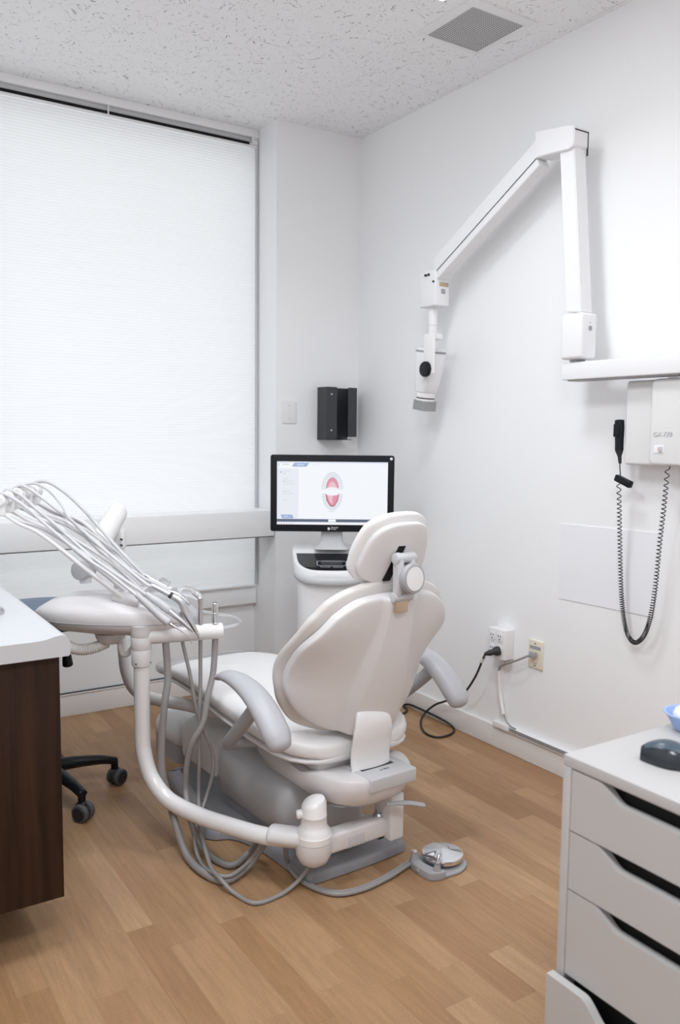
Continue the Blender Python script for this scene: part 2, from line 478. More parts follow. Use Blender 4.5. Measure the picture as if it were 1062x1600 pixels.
# ------------------------------------------------------------------ setting
XW, CZ, YP, YB = 2.409, 2.748, 3.571, 3.80      # right wall, ceiling, pier front, window wall
XL, YF = -0.62, -1.3                              # left wall and the wall behind the photographer
XP = 1.936                                        # left flank of the pier
b = B(); box(b, (XL-0.1, YF-0.1, -0.06), (XW+0.1, YB+0.2, 0)); struct('floor', b, M['floor'], smooth=False)
b = B(); box(b, (XL-0.1, YF-0.1, CZ), (XW+0.1, YB+0.2, CZ+0.08)); struct('ceiling', b, M['ceil'], smooth=False)
b = B(); box(b, (XW, YF-0.1, 0), (XW+0.1, YB+0.2, CZ)); struct('wall_right', b, M['wall'], smooth=False)
b = B(); box(b, (XL-0.1, YF-0.1, 0), (XL, YB+0.2, CZ)); struct('wall_left', b, M['wallside'], smooth=False)
b = B(); box(b, (XL, YF-0.1, 0), (XW, YF, CZ)); struct('wall_front', b, M['wallside'], smooth=False)
b = B(); box(b, (XP, YP, 0), (XW, YB+0.2, CZ)); struct('wall_pier', b, M['pier'], smooth=False)
b = B(); box(b, (XL, YB, 0), (XP, YB+0.05, 0.44)); struct('wall_back', b, M['wall'], smooth=False)
b = B(); box(b, (XL, YB-0.012, 0), (XP, YB, 0.098), 0.003); box(b, (XL, YB-0.016, 0.098), (XP, YB, 0.106), 0.002); struct('baseboard_back', b, M['base'])
b = B(); box(b, (XL, YB-0.0145, 0.1062), (XP, YB, 0.1095)); struct('baseboard_shade_line', b, M['gap'], smooth=False)  # dark strip painting in the shadow line along the baseboard top
b = B(); box(b, (XW-0.012, YF, 0), (XW, YP, 0.093), 0.003); struct('baseboard_right', b, M['base'])
b = B(); box(b, (XP, YP-0.012, 0), (XW-0.012, YP, 0.093), 0.003); struct('baseboard_pier', b, M['base'])
# window: sill apron, head trim, rail across the opening
b = B(); box(b, (XL, YB-0.035, 0.432), (XP-0.002, YB+0.07, 0.522), 0.005)
struct('trim_1', b, M['trim'])
b = B(); box(b, (XL, YP, 0.797), (XP-0.005, YP+0.14, 0.925), 0.006); struct('trim_2', b, M['trim'])
b = B(); box(b, (XL, YP+0.004, 0.7945), (XP-0.006, YP+0.13, 0.797)); struct('rail_shade_line', b, M['gap'], smooth=False)  # thin dark strip standing in for shade under the rail
b = B(); box(b, (XL, 3.752, 2.712), (XP-0.001, YB+0.2, CZ), 0.002); struct('trim_5', b, M['trim'])
b = B()
for x0, x1 in ((XP-0.03, XP-0.0005), (XL, XL+0.03), (0.6, 0.64)): box(b, (x0, 3.86, 0.522), (x1, 3.92, 2.712))
box(b, (XL, 3.86, 0.522), (XP, 3.92, 0.56)); box(b, (XL, 3.86, 2.66), (XP, 3.92, 2.712)); box(b, (XL, 3.86, 0.84), (XP, 3.88, 0.87))
struct('window_1', b, M['trim'], smooth=False)
# ------------------------------------------------------------------ blind
t = thing('window_blind', 'white pleated translucent blind drawn down over the whole bright window', 'blind', (0.65, 3.765, 0.53))
b = B(); n = 165; z0, z1 = 0.531, 2.668; rows = []
for i in range(n*2+1):
    z = z0+(z1-z0)*i/(n*2); rows.append([Vector((XL+0.01, 3.757+(0.0015 if i % 2 else 0), z)), Vector((XP-0.018, 3.757+(0.0015 if i % 2 else 0), z))])
loft(b, rows, cap=False, closed=False); obj('fabric', b, M['blind'], t, True, smooth=False)
b = B(); box(b, (XL+0.01, 3.768, 2.690), (XP-0.03, 3.812, 2.7115), 0.003); obj('headrail', b, M['lgrey'], t, True)
b = B(); box(b, (XL+0.01, 3.749, 2.662), (XP-0.012, 3.766, 2.6715), 0.003); obj('top_bar', b, M['white'], t, True)
b = B(); box(b, (XL+0.01, 3.749, 0.5235), (XP-0.018, 3.766, 0.534), 0.003); obj('bottom_bar', b, M['white'], t, True)
b = B(); box(b, (XL+0.01, 3.7635, 2.6745), (XP-0.045, 3.808, 2.6895)); obj('shadow_gap', b, M['void'], t, True, smooth=False)
b = B(); box(b, (XP-0.036, 3.748, 2.674), (XP-0.03, 3.76, 2.712), 0.001); box(b, (XP-0.034, 3.746, 2.676), (XP-0.008, 3.764, 2.694), 0.005); cyl(b, (XP-0.02, 3.744, 2.684), (XP-0.02, 3.752, 2.684), 0.011, bev=0.003); obj('end_bracket', b, M['white'], t, True)
b = B(); box(b, (XP-0.0165, 3.75, 0.53), (XP-0.004, 3.768, 2.70), 0.002); obj('side_channel', b, M['lgrey'], t, True)
for x in (0.12, 1.2):
    b = B(); box(b, (x, 3.755, 2.668), (x+0.006, 3.762, 2.712), 0.001); obj('hanger_clip', b, M['white'], t, True)
# ------------------------------------------------------------------ ceilingthings
VX0, VX1, VY0, VY1 = 1.953, 2.247, 2.240, 2.547
t = thing('ceiling_vent', 'square white ceiling air vent with grey perforated grille', 'vent', (2.1, 2.4, CZ-0.006))
b = B()
for a in ((VX0, VY0, VX1, 2.281), (VX0, 2.527, VX1, VY1), (VX0, 2.281, 1.990, 2.527), (2.230, 2.281, VX1, 2.527)):
    box(b, (a[0], a[1], CZ-0.006), (a[2], a[3], CZ+0.004), 0.0015)
obj('frame', b, M['vent'], t, True)
b = B(); box(b, (1.989, 2.280, CZ-0.003), (2.231, 2.528, CZ+0.003)); obj('grille', b, M['grille'], t, True, smooth=False)
# ------------------------------------------------------------------ lamp
PX0, PX1, PY0, PY1 = 1.272, 1.882, 1.702, 2.312
t = thing('ceiling_light_panel', 'glowing recessed ceiling light panel, only one corner showing at the top edge beside the vent', 'ceiling light', (1.577, 2.00, CZ-0.004))
b = B()
for a in ((PX0-0.02, PY0-0.02, PX1+0.004, PY0), (PX0-0.02, PY1, PX1+0.004, PY1+0.004), (PX0-0.02, PY0, PX0, PY1), (PX1, PY0, PX1+0.004, PY1)): box(b, (a[0], a[1], CZ-0.006), (a[2], a[3], CZ+0.002), 0.001)
obj('frame', b, M['vent'], t, True)
b = B(); box(b, (PX0, PY0, CZ-0.004), (PX1, PY1, CZ+0.001)); obj('diffuser', b, M['lampglow'], t, True, smooth=False)
# ------------------------------------------------------------------ pieritems
b = B(); box(b, (1.968, YP-0.006, 1.342), (2.048, YP+0.001, 1.450), 0.003)
t = thing('blank_wall_plate', 'blank white cover plate on the pier beside the black holder', 'wall plate', (2.008, YP, 1.396))
obj('plate', b, M['white'], t, True)
for z in (1.366, 1.428):
    b = B(); cyl(b, (2.006, YP-0.0062, z), (2.006, YP-0.0075, z), 0.003, seg=10); obj('screw', b, M['steel'], t, True)
t = thing('glove_box_holder', 'dark grey folded metal glove box holder on the pier above the monitor', 'holder', (2.27, YP, 1.26))
b = B(); x0, x1, y0, y1, z0, z1 = 2.168, 2.345, 3.487, YP, 1.268, 1.522
box(b, (x0, y0, z0), (x0+0.003, y1, z1)); box(b, (x0, y1-0.003, z0), (x1, y1, z1)); box(b, (x1-0.003, y0, z0+0.012), (x1, y1, z1))
obj('case', b, M['charcoal'], t, True, smooth=False)
b = B(); box(b, (x0, y0-0.002, z0), (x0+0.060, y0+0.001, z1)); obj('front_lip', b, M['charcoal'], t, True, smooth=False)
b = B(); box(b, (x1-0.052, y0-0.002, z0+0.012), (x1, y0+0.001, z1)); obj('front_lip', b, M['charcoal'], t, True, smooth=False)
b = B(); box(b, (x0, y0-0.012, z0-0.003), (x1-0.035, y1, z0)); obj('bottom_shelf', b, M['black'], t, True, smooth=False)
for z in (1.487, 1.312):
    b = B(); cyl(b, (x0+0.028, y0-0.0022, z), (x0+0.028, y0-0.004, z), 0.0045, seg=12); obj('rivet', b, M['steel'], t, True)
# ------------------------------------------------------------------ wallitems
# quad outlet box, jack plate, raceway, sheet
YO0, YO1 = 2.417, 2.512
t = thing('outlet_box', 'white surface mounted four-socket outlet box with a black plug in it', 'outlet', (XW, 2.465, 0.39))
b = B(); box(b, (XW-0.055, YO0, 0.392), (XW, YO1, 0.515), 0.003); obj('housing', b, M['white'], t, True)
for yy in (2.443, 2.486):
    for zz in (0.483, 0.430):
        b = B(); slab(b, rrect(0.015, 0.019, 0.009), 0, 0.0025, 0.001, basis((XW-0.055, yy, zz), (0, -1, 0), (0, 0, 1), (-1, 0, 0))); so = obj('socket', b, M['plaster'], t, True)
        b = B()
        for dy in (-0.006, 0.006): box(b, (XW-0.0585, yy+dy-0.0013, zz+0.001), (XW-0.0572, yy+dy+0.0013, zz+0.010))
        cyl(b, (XW-0.0572, yy, zz-0.008), (XW-0.0585, yy, zz-0.008), 0.003, seg=10)
        obj('slots', b, M['gap'], so, True, smooth=False) if False else None
        o = bpy.data.meshes.new('slots'); bmesh.ops.recalc_face_normals(b, faces=b.faces); b.to_mesh(o); b.free(); o.materials.append(M['gap'])
        so2 = bpy.data.objects.new('slots', o); COL.objects.link(so2); so2.parent = so
t = thing('data_jack_plate', 'cream network jack wall plate with grey label right of the outlet box', 'wall plate', (XW, 2.294, 0.385))
b = B(); box(b, (XW-0.008, 2.256, 0.385), (XW, 2.331, 0.498), 0.003); obj('plate', b, M['cream'], t, True)
b = B(); box(b, (XW-0.0092, 2.266, 0.462), (XW-0.0078, 2.322, 0.475)); obj('label_strip', b, M['label'], t, True, smooth=False)
b = B(); box(b, (XW-0.0125, 2.284, 0.408), (XW-0.0078, 2.303, 0.446), 0.001); obj('jack', b, M['cream'], t, True)
for z in (0.485, 0.397):
    b = B(); cyl(b, (XW-0.0078, 2.294, z), (XW-0.0092, 2.294, z), 0.003, seg=10); obj('screw', b, M['gap'], t, True)
t = thing('cable_raceway', 'white plastic cable raceway running along the baseboard top under the outlets', 'raceway', (XW, 2.0, 0.093))
b = B(); box(b, (XW-0.024, YF+1.0, 0.0935), (XW, 2.50, 0.115), 0.002); box(b, (XW-0.026, 2.415, 0.0935), (XW, 2.505, 0.117), 0.002); obj('channel', b, M['white'], t, True)
b = B()
for z in (0.100, 0.105, 0.110): box(b, (XW-0.0255, YF+1.0, z), (XW-0.0235, 2.405, z+0.0016))
obj('slots', b, M['gap'], t, True, smooth=False)
b = B(); box(b, (XW-0.012, 2.470, 0.115), (XW, 2.482, 0.393), 0.002); obj('riser', b, M['white'], t, True)
b = B(); tube(b, [(2.392, 2.4837, 0.336), (2.392, 2.4801, 0.2937), (2.394, 2.474, 0.2327), (2.395, 2.4575, 0.1696), (2.395, 2.4531, 0.1546)], 0.0085, 10); obj('riser_sleeve', b, M['white'], t, True)
b = B(); box(b, (XW-0.003, 1.7633, 0.640), (XW+0.0005, 2.1902, 0.902))
for v in b.verts:
    if v.co.z < 0.7 and v.co.y > 1.9: v.co.z = 0.6833
    elif v.co.z < 0.7: v.co.z = 0.6908
    elif v.co.y > 1.9: v.co.z = 0.9683
    else: v.co.z = 0.9781
solo('wall_sheet', b, M['paper'], 'blank glossy white sheet stuck flat on the wall behind the coiled cord', 'paper', smooth=False)
# ------------------------------------------------------------------ cables
PLUG = Vector((XW-0.058, 2.443, 0.430))
t = thing('power_cord', 'black power cord plugged into the outlet box and coiling onto the floor', 'cord', (2.2, 2.6, 0))
b = B(); lathe(b, [(0, -0.004), (0.017, -0.004), (0.019, 0.004), (0.0185, 0.014), (0.012, 0.026), (0.012, 0.040), (0.007, 0.058), (0.005, 0.06), (0, 0.06)], axis_m(PLUG, (-1, 0.55, -0.28)), 20); obj('plug', b, M['rubber'], t, True)
pts = [tuple(PLUG+Vector((-0.05, 0.027, -0.014))), (2.335, 2.5194, 0.3786), (2.335, 2.5628, 0.292), (2.34, 2.6375, 0.2025), (2.35, 2.7478, 0.1393), (2.36, 2.8464, 0.0894), (2.355, 2.9117, 0.0328), (2.304, 2.879, 0.007), (2.2417, 2.7687, 0.006), (2.2549, 2.6978, 0.006), (2.3271, 2.6989, 0.006), (2.386, 2.7466, 0.0031), (2.388, 2.8018, 0.018), (2.388, 2.9339, 0.0235), (2.388, 3.0688, 0.0215), (2.38, 3.1079, 0.0055), (2.3552, 3.0453, 0.006), (2.2968, 3.0175, 0.006), (2.2355, 3.0338, 0.006), (2.2004, 3.1173, 0.006)]
b = B(); tube(b, pts, 0.0048, 8, 8); obj('cable', b, M['rubber'], t, True)
b = B(); tube(b, [(2.336, 2.5132, 0.3907), (2.336, 2.5278, 0.3684)], 0.0085, 10, 0); obj('tag', b, M['white'], t, True, label='small white tag')
t = thing('network_cable', 'thin grey network cable from the cream jack into the wall raceway', 'cable', (XW-0.03, 2.3, 0.2))
b = B(); tube(b, [(2.397, 2.2924, 0.4415), (2.38, 2.3064, 0.4367), (2.368, 2.3422, 0.4158), (2.368, 2.3945, 0.3891), (2.375, 2.4374, 0.3698), (2.383, 2.4673, 0.352), (2.388, 2.4794, 0.3349)], 0.0042, 8); obj('cable', b, M['hose'], t, True)
b = B(); box(b, (XW-0.028, 2.2789, 0.4306), (XW-0.0125, 2.3094, 0.4534), 0.002); obj('connector', b, M['mgrey'], t, True)
b = B(); tube(b, [(2.388, 2.4423, 0.159), (2.385, 2.4234, 0.1356), (2.383, 2.3952, 0.1231), (2.388, 2.3747, 0.1179)], 0.003, 8); obj('lower_run', b, M['hose'], t, True)
# ------------------------------------------------------------------ xray
XF = 2.27
t = thing('xray_machine', 'white wall mounted dental x-ray arm with hanging tubehead and black knob', 'x-ray machine', (XF+0.03, 2.05, 1.49))
b = B(); box(b, (XF, 0.95, 1.492), (XF+0.075, 2.088, 1.552), 0.004); obj('wall_rail', b, M['xarm'], t, True)
b = B(); box(b, (XF+0.01, 0.95, 1.488), (XF+0.065, 2.0675, 1.4925)); obj('rail_groove', b, M['mgrey'], t, True, smooth=False)
EY0, EY1 = 1.9917, 2.0863
b = B(); cyl(b, (XF+0.035, (EY0+EY1)/2+0.01, 1.55), (XF+0.035, (EY0+EY1)/2+0.01, 1.575), 0.026); obj('swivel', b, M['mgrey'], t, True)
b = B(); box(b, (2.255, EY0, 1.562), (2.335, EY1, 1.718), 0.011, 4); obj('elbow_cover', b, M['xarm'], t, True)
b = B(); lathe(b, [(0, 0), (0.009, 0), (0.009, 0.001), (0.0075, 0.001), (0.0075, 0.0002), (0, 0.0002)], axis_m((2.298, EY0, 1.665), (0, -1, 0)), 20); cyl(b, (2.298, EY0+0.001, 1.685), (2.298, EY0-0.001, 1.685), 0.0022, seg=10); obj('cover_screw', b, M['mgrey'], t, True)
# leaning upper arm
A0 = [(2.265, 2.0724, 1.7252), (2.265, 2.0066, 1.7178)]
A1 = [(2.265, 2.1324, 2.3271), (2.265, 2.0656, 2.3086)]
b = B(); D = 0.058
ring0 = [Vector(A0[0]), Vector(A0[1]), Vector(A0[1])+Vector((D, 0, 0)), Vector(A0[0])+Vector((D, 0, 0))]
ring1 = [Vector(A1[0]), Vector(A1[1]), Vector(A1[1])+Vector((D, 0, 0)), Vector(A1[0])+Vector((D, 0, 0))]
loft(b, [ring0, ring1]); bmesh.ops.bevel(b, geom=list(b.edges), offset=0.003, segments=2, affect='EDGES'); obj('upright_arm', b, M['xarm'], t, True)
# top knuckle cover
K = [(2.255, 2.2394, 2.3747), (2.255, 2.0756, 2.3514), (2.255, 2.0555, 2.3414), (2.255, 2.0554, 2.2808), (2.255, 2.0747, 2.2713), (2.255, 2.2261, 2.2832)]
b = B(); D = 0.076
loft(b, [[Vector(k) for k in K], [Vector(k)+Vector((D, 0, 0)) for k in K]]); bmesh.ops.bevel(b, geom=list(b.edges), offset=0.003, segments=2, affect='EDGES'); obj('knuckle_cover', b, M['xarm'], t, True)
b = B(); k0, k1 = Vector(K[2]), Vector(K[3]); loft(b, [[k0+Vector((0.004, -0.0012, -0.006)), k0+Vector((0.072, -0.0012, -0.006)), k0+Vector((0.072, -0.0012, -0.010)), k0+Vector((0.004, -0.0012, -0.010))], [k0+Vector((0.004, 0.004, -0.006)), k0+Vector((0.072, 0.004, -0.006)), k0+Vector((0.072, 0.004, -0.010)), k0+Vector((0.004, 0.004, -0.010))]])
box(b, (k0.x+0.068, k0.y-0.0012, k0.z-0.085), (k0.x+0.072, k0.y+0.004, k0.z-0.006)); obj('cover_gap', b, M['gap'], t, True, smooth=False)
# scissor arm
S0 = [(2.268, 2.2387, 2.2844), (2.268, 2.1357, 2.275)]
S1 = [(2.268, 2.7923, 1.9661), (2.268, 2.7375, 1.9321)]
s0a, s1a = Vector((2.268, 2.2387, 2.2844)), Vector((2.268, 2.8008, 1.9674))
d = (s1a-s0a).normalized(); nrm = Vector((0, d.z, -d.y)); nrm = nrm if nrm.z < 0 else -nrm
b = B(); H = 0.030; D = 0.055
def quad(p): return [p, p+nrm*H, p+nrm*H+Vector((D, 0, 0)), p+Vector((D, 0, 0))]
def quad2(p): return [p-nrm*0.062, p-nrm*0.0012, p-nrm*0.0012+Vector((D, 0, 0)), p-nrm*0.062+Vector((D, 0, 0))]
b2 = B(); loft(b2, [quad2(s0a-d*0.045), quad2(s1a-d*0.012)]); bmesh.ops.bevel(b2, geom=list(b2.edges), offset=0.003, segments=2, affect='EDGES'); obj('arm_cover', b2, M['xarm'], t, True)
loft(b, [quad(s0a+d*0.0-nrm*0.0), quad(s1a)]); bmesh.ops.bevel(b, geom=list(b.edges), offset=0.002, segments=2, affect='EDGES'); obj('scissor_arm', b, M['xarm'], t, True)
b = B(); tube(b, [s0a-nrm*0.001-Vector((0.001, 0, 0)), s1a-nrm*0.001-Vector((0.001, 0, 0))], 0.0014, 6, 0); obj('arm_seam_line', b, M['gap'], t, True)  # thin dark tube drawn as the seam between arm cover and strut
# lower joint
JY0, JY1 = 2.7871, 2.8949
JZ0, JZ1 = 1.8345, 1.9832
b = B(); box(b, (2.262, JY0, JZ0), (2.338, JY1, JZ1), 0.006, 3); jo = obj('joint_cover', b, M['xarm'], t, True)
b = B(); yc, zc = (JY0+JY1)/2, JZ1-0.018
box(b, (2.2585, yc-0.012, zc-0.003), (2.2635, yc+0.012, zc+0.003), 0.002)
for dy in (-0.011, 0.011): cyl(b, (2.2635, yc+dy, zc), (2.2565, yc+dy, zc), 0.005, seg=12)
obj('toggle_screw', b, M['black'], t, True)
b = B(); cyl(b, (2.2635, JY0+0.012, JZ1-0.05), (2.2575, JY0+0.012, JZ1-0.05), 0.0045, seg=12); obj('screw', b, M['black'], t, True)
b = B(); box(b, (2.282, JY0-0.003, JZ1-0.068), (2.33, JY0+0.004, JZ1-0.052), 0.001); obj('hinge_pin', b, M['brass'], t, True)
b = B(); box(b, (2.292, JY0-0.003, JZ1-0.098), (2.315, JY0+0.004, JZ1-0.078), 0.003); obj('latch', b, M['mgrey'], t, True)
PX, PYc = 2.30, 2.8467
PZ0 = 1.6967
b = B(); cyl(b, (PX, PYc, PZ0), (PX, PYc, JZ0+0.01), 0.0195, bev=0.002); obj('post', b, M['xarm'], t, True)
b = B(); cyl(b, (PX, PYc, 1.7587), (PX, PYc, 1.7587+0.0012), 0.0199); obj('post_ring', b, M['mgrey'], t, True)
# yoke + tubehead, tilted
YK0, YK1, KZ = 2.7535, 2.8216, 1.5692
TC = Vector((2.3, 2.8661, 1.5818))
tilt = math.radians(9)
ax = Vector((0, math.sin(tilt), -math.cos(tilt)))       # tubehead axis, pointing to the cone
sd = Vector((0, math.cos(tilt), math.sin(tilt)))
MX = basis(TC, (1, 0, 0), sd, -ax)
b = B()
lv = [(rrect(0.030, 0.034, 0.02), -0.108), (rrect(0.042, 0.043, 0.03), -0.102), (rrect(0.047, 0.049, 0.03), -0.06), (rrect(0.052, 0.057, 0.03), 0.02), (rrect(0.053, 0.056, 0.03), 0.07), (rrect(0.048, 0.050, 0.03), 0.082), (rrect(0.03, 0.034, 0.02), 0.085)]
stack(b, lv, MX); obj('tubehead', b, M['xarm'], t, True, sharp=50)
b = B(); stack(b, [(rrect(0.0535, 0.0568, 0.03), 0.064), (rrect(0.0535, 0.0565, 0.03), 0.073)], MX); obj('tubehead_seam', b, M['mgrey'], t, True)
b = B(); box(b, (2.232, YK0, KZ-0.02), (2.242, YK1, PZ0+0.018), 0.003); box(b, (2.234, YK0, PZ0-0.006), (2.282, YK1, PZ0+0.018), 0.004); obj('yoke', b, M['white'], t, True)
KC = Vector((2.236, 2.799, 1.5694))
b = B(); lathe(b, [(0, 0), (0.031, 0), (0.0325, 0.003), (0.0325, 0.014), (0.030, 0.018), (0.024, 0.0195), (0, 0.0195)], axis_m(KC, (-1, 0, 0)), 40); obj('pivot_knob', b, M['black'], t, True)
b = B(); lathe(b, [(0.040, 0.105), (0.042, 0.108), (0.041, 0.126), (0.039, 0.1265), (0.039, 0.131), (0.041, 0.1315), (0.041, 0.140), (0.03, 0.14)], basis(TC, (1, 0, 0), -sd, ax)); obj('cone_collar', b, M['white'], t, True)
b = B(); lathe(b, [(0.0395, 0.1262), (0.0395, 0.1312)], basis(TC, (1, 0, 0), -sd, ax)); obj('collar_ring', b, M['black'], t, True)
b = B(); stack(b, [(rrect(0.034, 0.036, 0.006), 0.140), (rrect(0.036, 0.038, 0.006), 0.1405), (rrect(0.036, 0.0395, 0.006), 0.182), (rrect(0.034, 0.037, 0.006), 0.1825), (rrect(0.030, 0.032, 0.006), 0.15)], basis(TC, (1, 0, 0), -sd, ax)); obj('collimator', b, M['collim'], t, True)
# ------------------------------------------------------------------ controlbox
t = thing('xray_control_box', 'off-white x-ray control box on the wall with small rocker switch', 'control box', (XW, 1.65, 1.20))
ya, yb_ = 1.20, 1.8567
b = B(); slab(b, rrect((yb_-ya)/2, 0.139, 0.012), 0, 0.079, 0.008, basis((XW, (ya+yb_)/2, 1.343), (0, -1, 0), (0, 0, 1), (-1, 0, 0)), both=False); obj('housing', b, M['xbox'], t, True)
yc_ = 1.7397
b = B(); slab(b, rrect((yc_-ya)/2, 0.137, 0.020), 0, 0.026, 0.008, basis((XW-0.079, (ya+yc_)/2, 1.345), (0, -1, 0), (0, 0, 1), (-1, 0, 0)), both=False); obj('front_cover', b, M['xbox'], t, True)
XC = XW-0.079-0.026
sy, sz = 1.7008, 1.2586
b = B(); slab(b, rrect(0.019, 0.0125, 0.003), 0, 0.002, 0.001, basis((XC, sy, sz), (0, -1, 0), (0, 0, 1), (-1, 0, 0))); sw = obj('switch_bezel', b, M['plaster'], t, True)
b = B(); box(b, (XC-0.0065, sy-0.014, sz-0.008), (XC-0.0018, sy-0.002, sz+0.008), 0.001); obj('rocker', b, M['lgrey'], t, True)
b = B(); box(b, (XC-0.0035, sy-0.001, sz-0.006), (XC-0.0018, sy+0.002, sz+0.006)); obj('switch_mark', b, M['orange'], t, True, smooth=False)
b = text_bm('GX-770', 0.021, 0.0016, shear=0.25, space=1.05)
bmesh.ops.transform(b, matrix=basis((XC-0.0004, 1.7269, 1.2989), (0, -1, 0), (0, 0, 1), (-1, 0, 0)), verts=b.verts); obj('embossed_lettering', b, M['lgrey'], t, True, smooth=False)
b = B(); box(b, (XC+0.02, 1.6945, 1.482), (XC+0.05, 1.6598, 1.4905), 0.002); obj('hinge_bolt', b, M['steel'], t, True)
# ------------------------------------------------------------------ handswitch
HX = 2.335
t = thing('exposure_switch', 'black hand switch on a coiled black cord hanging beside the control box', 'hand switch', (HX, 1.85, 1.2))
h0, h1, h2, h3 = [Vector(p) for p in ((2.335, 1.8833, 1.3514), (2.335, 1.8795, 1.2524), (2.335, 1.8751, 1.218), (2.335, 1.87, 1.1685))]
b = B(); tube(b, [h0, h0*0.75+h1*0.25, h0*0.3+h1*0.7, h1], [0.0175, 0.0185, 0.016, 0.0155], 16, 4, up=(0, 1, 0), r2=[0.012, 0.013, 0.012, 0.012], ends=0.3)
box(b, (h0.x-0.0155, h0.y-0.012, h0.z-0.055), (h0.x-0.010, h0.y+0.012, h0.z-0.012), 0.002); obj('grip', b, M['black'], t, True)
b = B(); lathe(b, [(0, 0), (0.0145, 0), (0.010, 0.012), (0.0065, 0.022), (0.005, 0.046), (0, 0.046)], axis_m(h1, h2-h1), 16); obj('strain_relief', b, M['rubber'], t, True)
b = B(); tube(b, [h2, (h2+h3)/2+Vector((0, 0.001, 0)), h3], 0.0018, 8); obj('lead', b, M['rubber'], t, True)
c0, c1 = Vector((2.335, 1.8907, 1.1588)), Vector((2.335, 1.8292, 1.1362))
dd = (c1-c0).normalized(); up_ = Vector((-1, 0, 0)); th = dd.cross(up_)
b = B(); box(b, (-0.034, -0.0115, -0.010), (0.034, 0.0115, 0.010), 0.004, mx=basis((c0+c1)/2+Vector((0.005, 0, 0)), dd, th, up_)); obj('cord_clip', b, M['black'], t, True)
path = catmull([(2.335, 1.8768, 1.1465), (2.345, 1.8779, 1.0632), (2.36, 1.8806, 0.9301), (2.372, 1.8768, 0.7737), (2.375, 1.8634, 0.6748), (2.375, 1.8417, 0.6163), (2.37, 1.808, 0.5996), (2.365, 1.7722, 0.6301), (2.36, 1.7466, 0.6947), (2.355, 1.7285, 0.7995), (2.345, 1.7122, 0.9508), (2.335, 1.6949, 1.078), (2.33, 1.6839, 1.204)], 40)
# arc length resample, pitch tightens towards the sagging middle
cum = [0.0]
for i in range(1, len(path)): cum.append(cum[-1]+(path[i]-path[i-1]).length)
tot = cum[-1]; NT = 118; SPT = 9
def at_len(s):
    lo, hi = 0, len(cum)-1
    while hi-lo > 1:
        mid = (lo+hi)//2
        if cum[mid] <= s: lo = mid
        else: hi = mid
    f = (s-cum[lo])/max(1e-9, cum[hi]-cum[lo]); return path[lo].lerp(path[hi], f)
ss = []
NW = 400
dens = [1/(1.0-0.62*math.exp(-((i/NW-0.47)/0.20)**2)+0.9*math.exp(-((i/NW)/0.05)**2)+0.9*math.exp(-((1-i/NW)/0.05)**2)) for i in range(NW+1)]
cd = [0.0]
for i in range(NW): cd.append(cd[-1]+(dens[i]+dens[i+1])/2)
hel = []
cent = [at_len(tot*i/NW) for i in range(NW+1)]
FR = frames(cent, up=(1, 0, 0))
for i in range(NT*SPT+1):
    ph = i/(NT*SPT)*cd[-1]
    lo, hi = 0, NW
    while hi-lo > 1:
        mid = (lo+hi)//2
        if cd[mid] <= ph: lo = mid
        else: hi = mid
    f = (ph-cd[lo])/(cd[hi]-cd[lo]); p = cent[lo].lerp(cent[hi], f); a = 2*PI*i/SPT
    hel.append(p+FR[lo][1]*(0.0068*math.cos(a))+FR[lo][2]*(0.0068*math.sin(a)))
b = B(); tube(b, hel, 0.0017, 5, 0, ends=False); obj('coiled_cord', b, M['rubber'], t, True)
# ------------------------------------------------------------------ cabinetright
t = thing('drawer_unit', 'white drawer unit with cut-out handles in the right foreground', 'drawer unit', (1.5, 0.9, 0))
X0, X1, Y0, Y1 = 1.1975, 1.775, 0.665, 1.0604
X0 = 1.1952
b = B(); box(b, (X0, Y0, 0.678), (X1, Y1, 0.70), 0.002); obj('top_panel', b, M['lab'], t, True)
b = B(); box(b, (X0, Y1-0.019, 0.0), (X1, Y1, 0.678), 0.0015); obj('side_panel', b, M['lab'], t, True)
b = B(); box(b, (X0, Y0, 0.0), (X1, Y0+0.019, 0.678), 0.0015); obj('side_panel', b, M['lab'], t, True)
b = B(); box(b, (X1-0.012, Y0+0.019, 0.0), (X1, Y1-0.019, 0.678)); obj('back_panel', b, M['lab'], t, True, smooth=False)
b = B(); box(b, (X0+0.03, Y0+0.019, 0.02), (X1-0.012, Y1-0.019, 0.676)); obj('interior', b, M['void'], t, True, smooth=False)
def drawer(z0, z1, ya, yb, x0, depth_cut=0.029, xf=0.018):
    """front with a shallow dished cut in its top edge"""
    c = (Y0+Y1)/2; hw = 0.116
    prof = [(yb, z0), (yb, z1)]
    for i in range(13):
        f = i/12; prof.append((c+hw-f*0.055, z1-depth_cut*(3*f*f-2*f**3)))
    for i in range(13):
        f = 1-i/12; prof.append((c-hw+f*0.055, z1-depth_cut*(3*f*f-2*f**3)))
    prof += [(ya, z1), (ya, z0)]
    bb = B(); loft(bb, [[Vector((x0, y, z)) for y, z in prof], [Vector((x0+xf, y, z)) for y, z in prof]])
    return bb
zs = [0.6755, 0.546, 0.4205, 0.2415]
ztop = [0.6755, 0.5552, 0.4401, 0.2696]
for i in range(3):
    b = drawer(ztop[i+1]+0.003, ztop[i], Y0+0.021, Y1-0.021, X0+0.001); obj('drawer_front', b, M['lab'], t, True)
b = drawer(0.012, ztop[3]+0.0, Y0, Y1, X0-0.026, 0.036); obj('bottom_drawer_front', b, M['lab'], t, True, label='bottom drawer front standing slightly open')
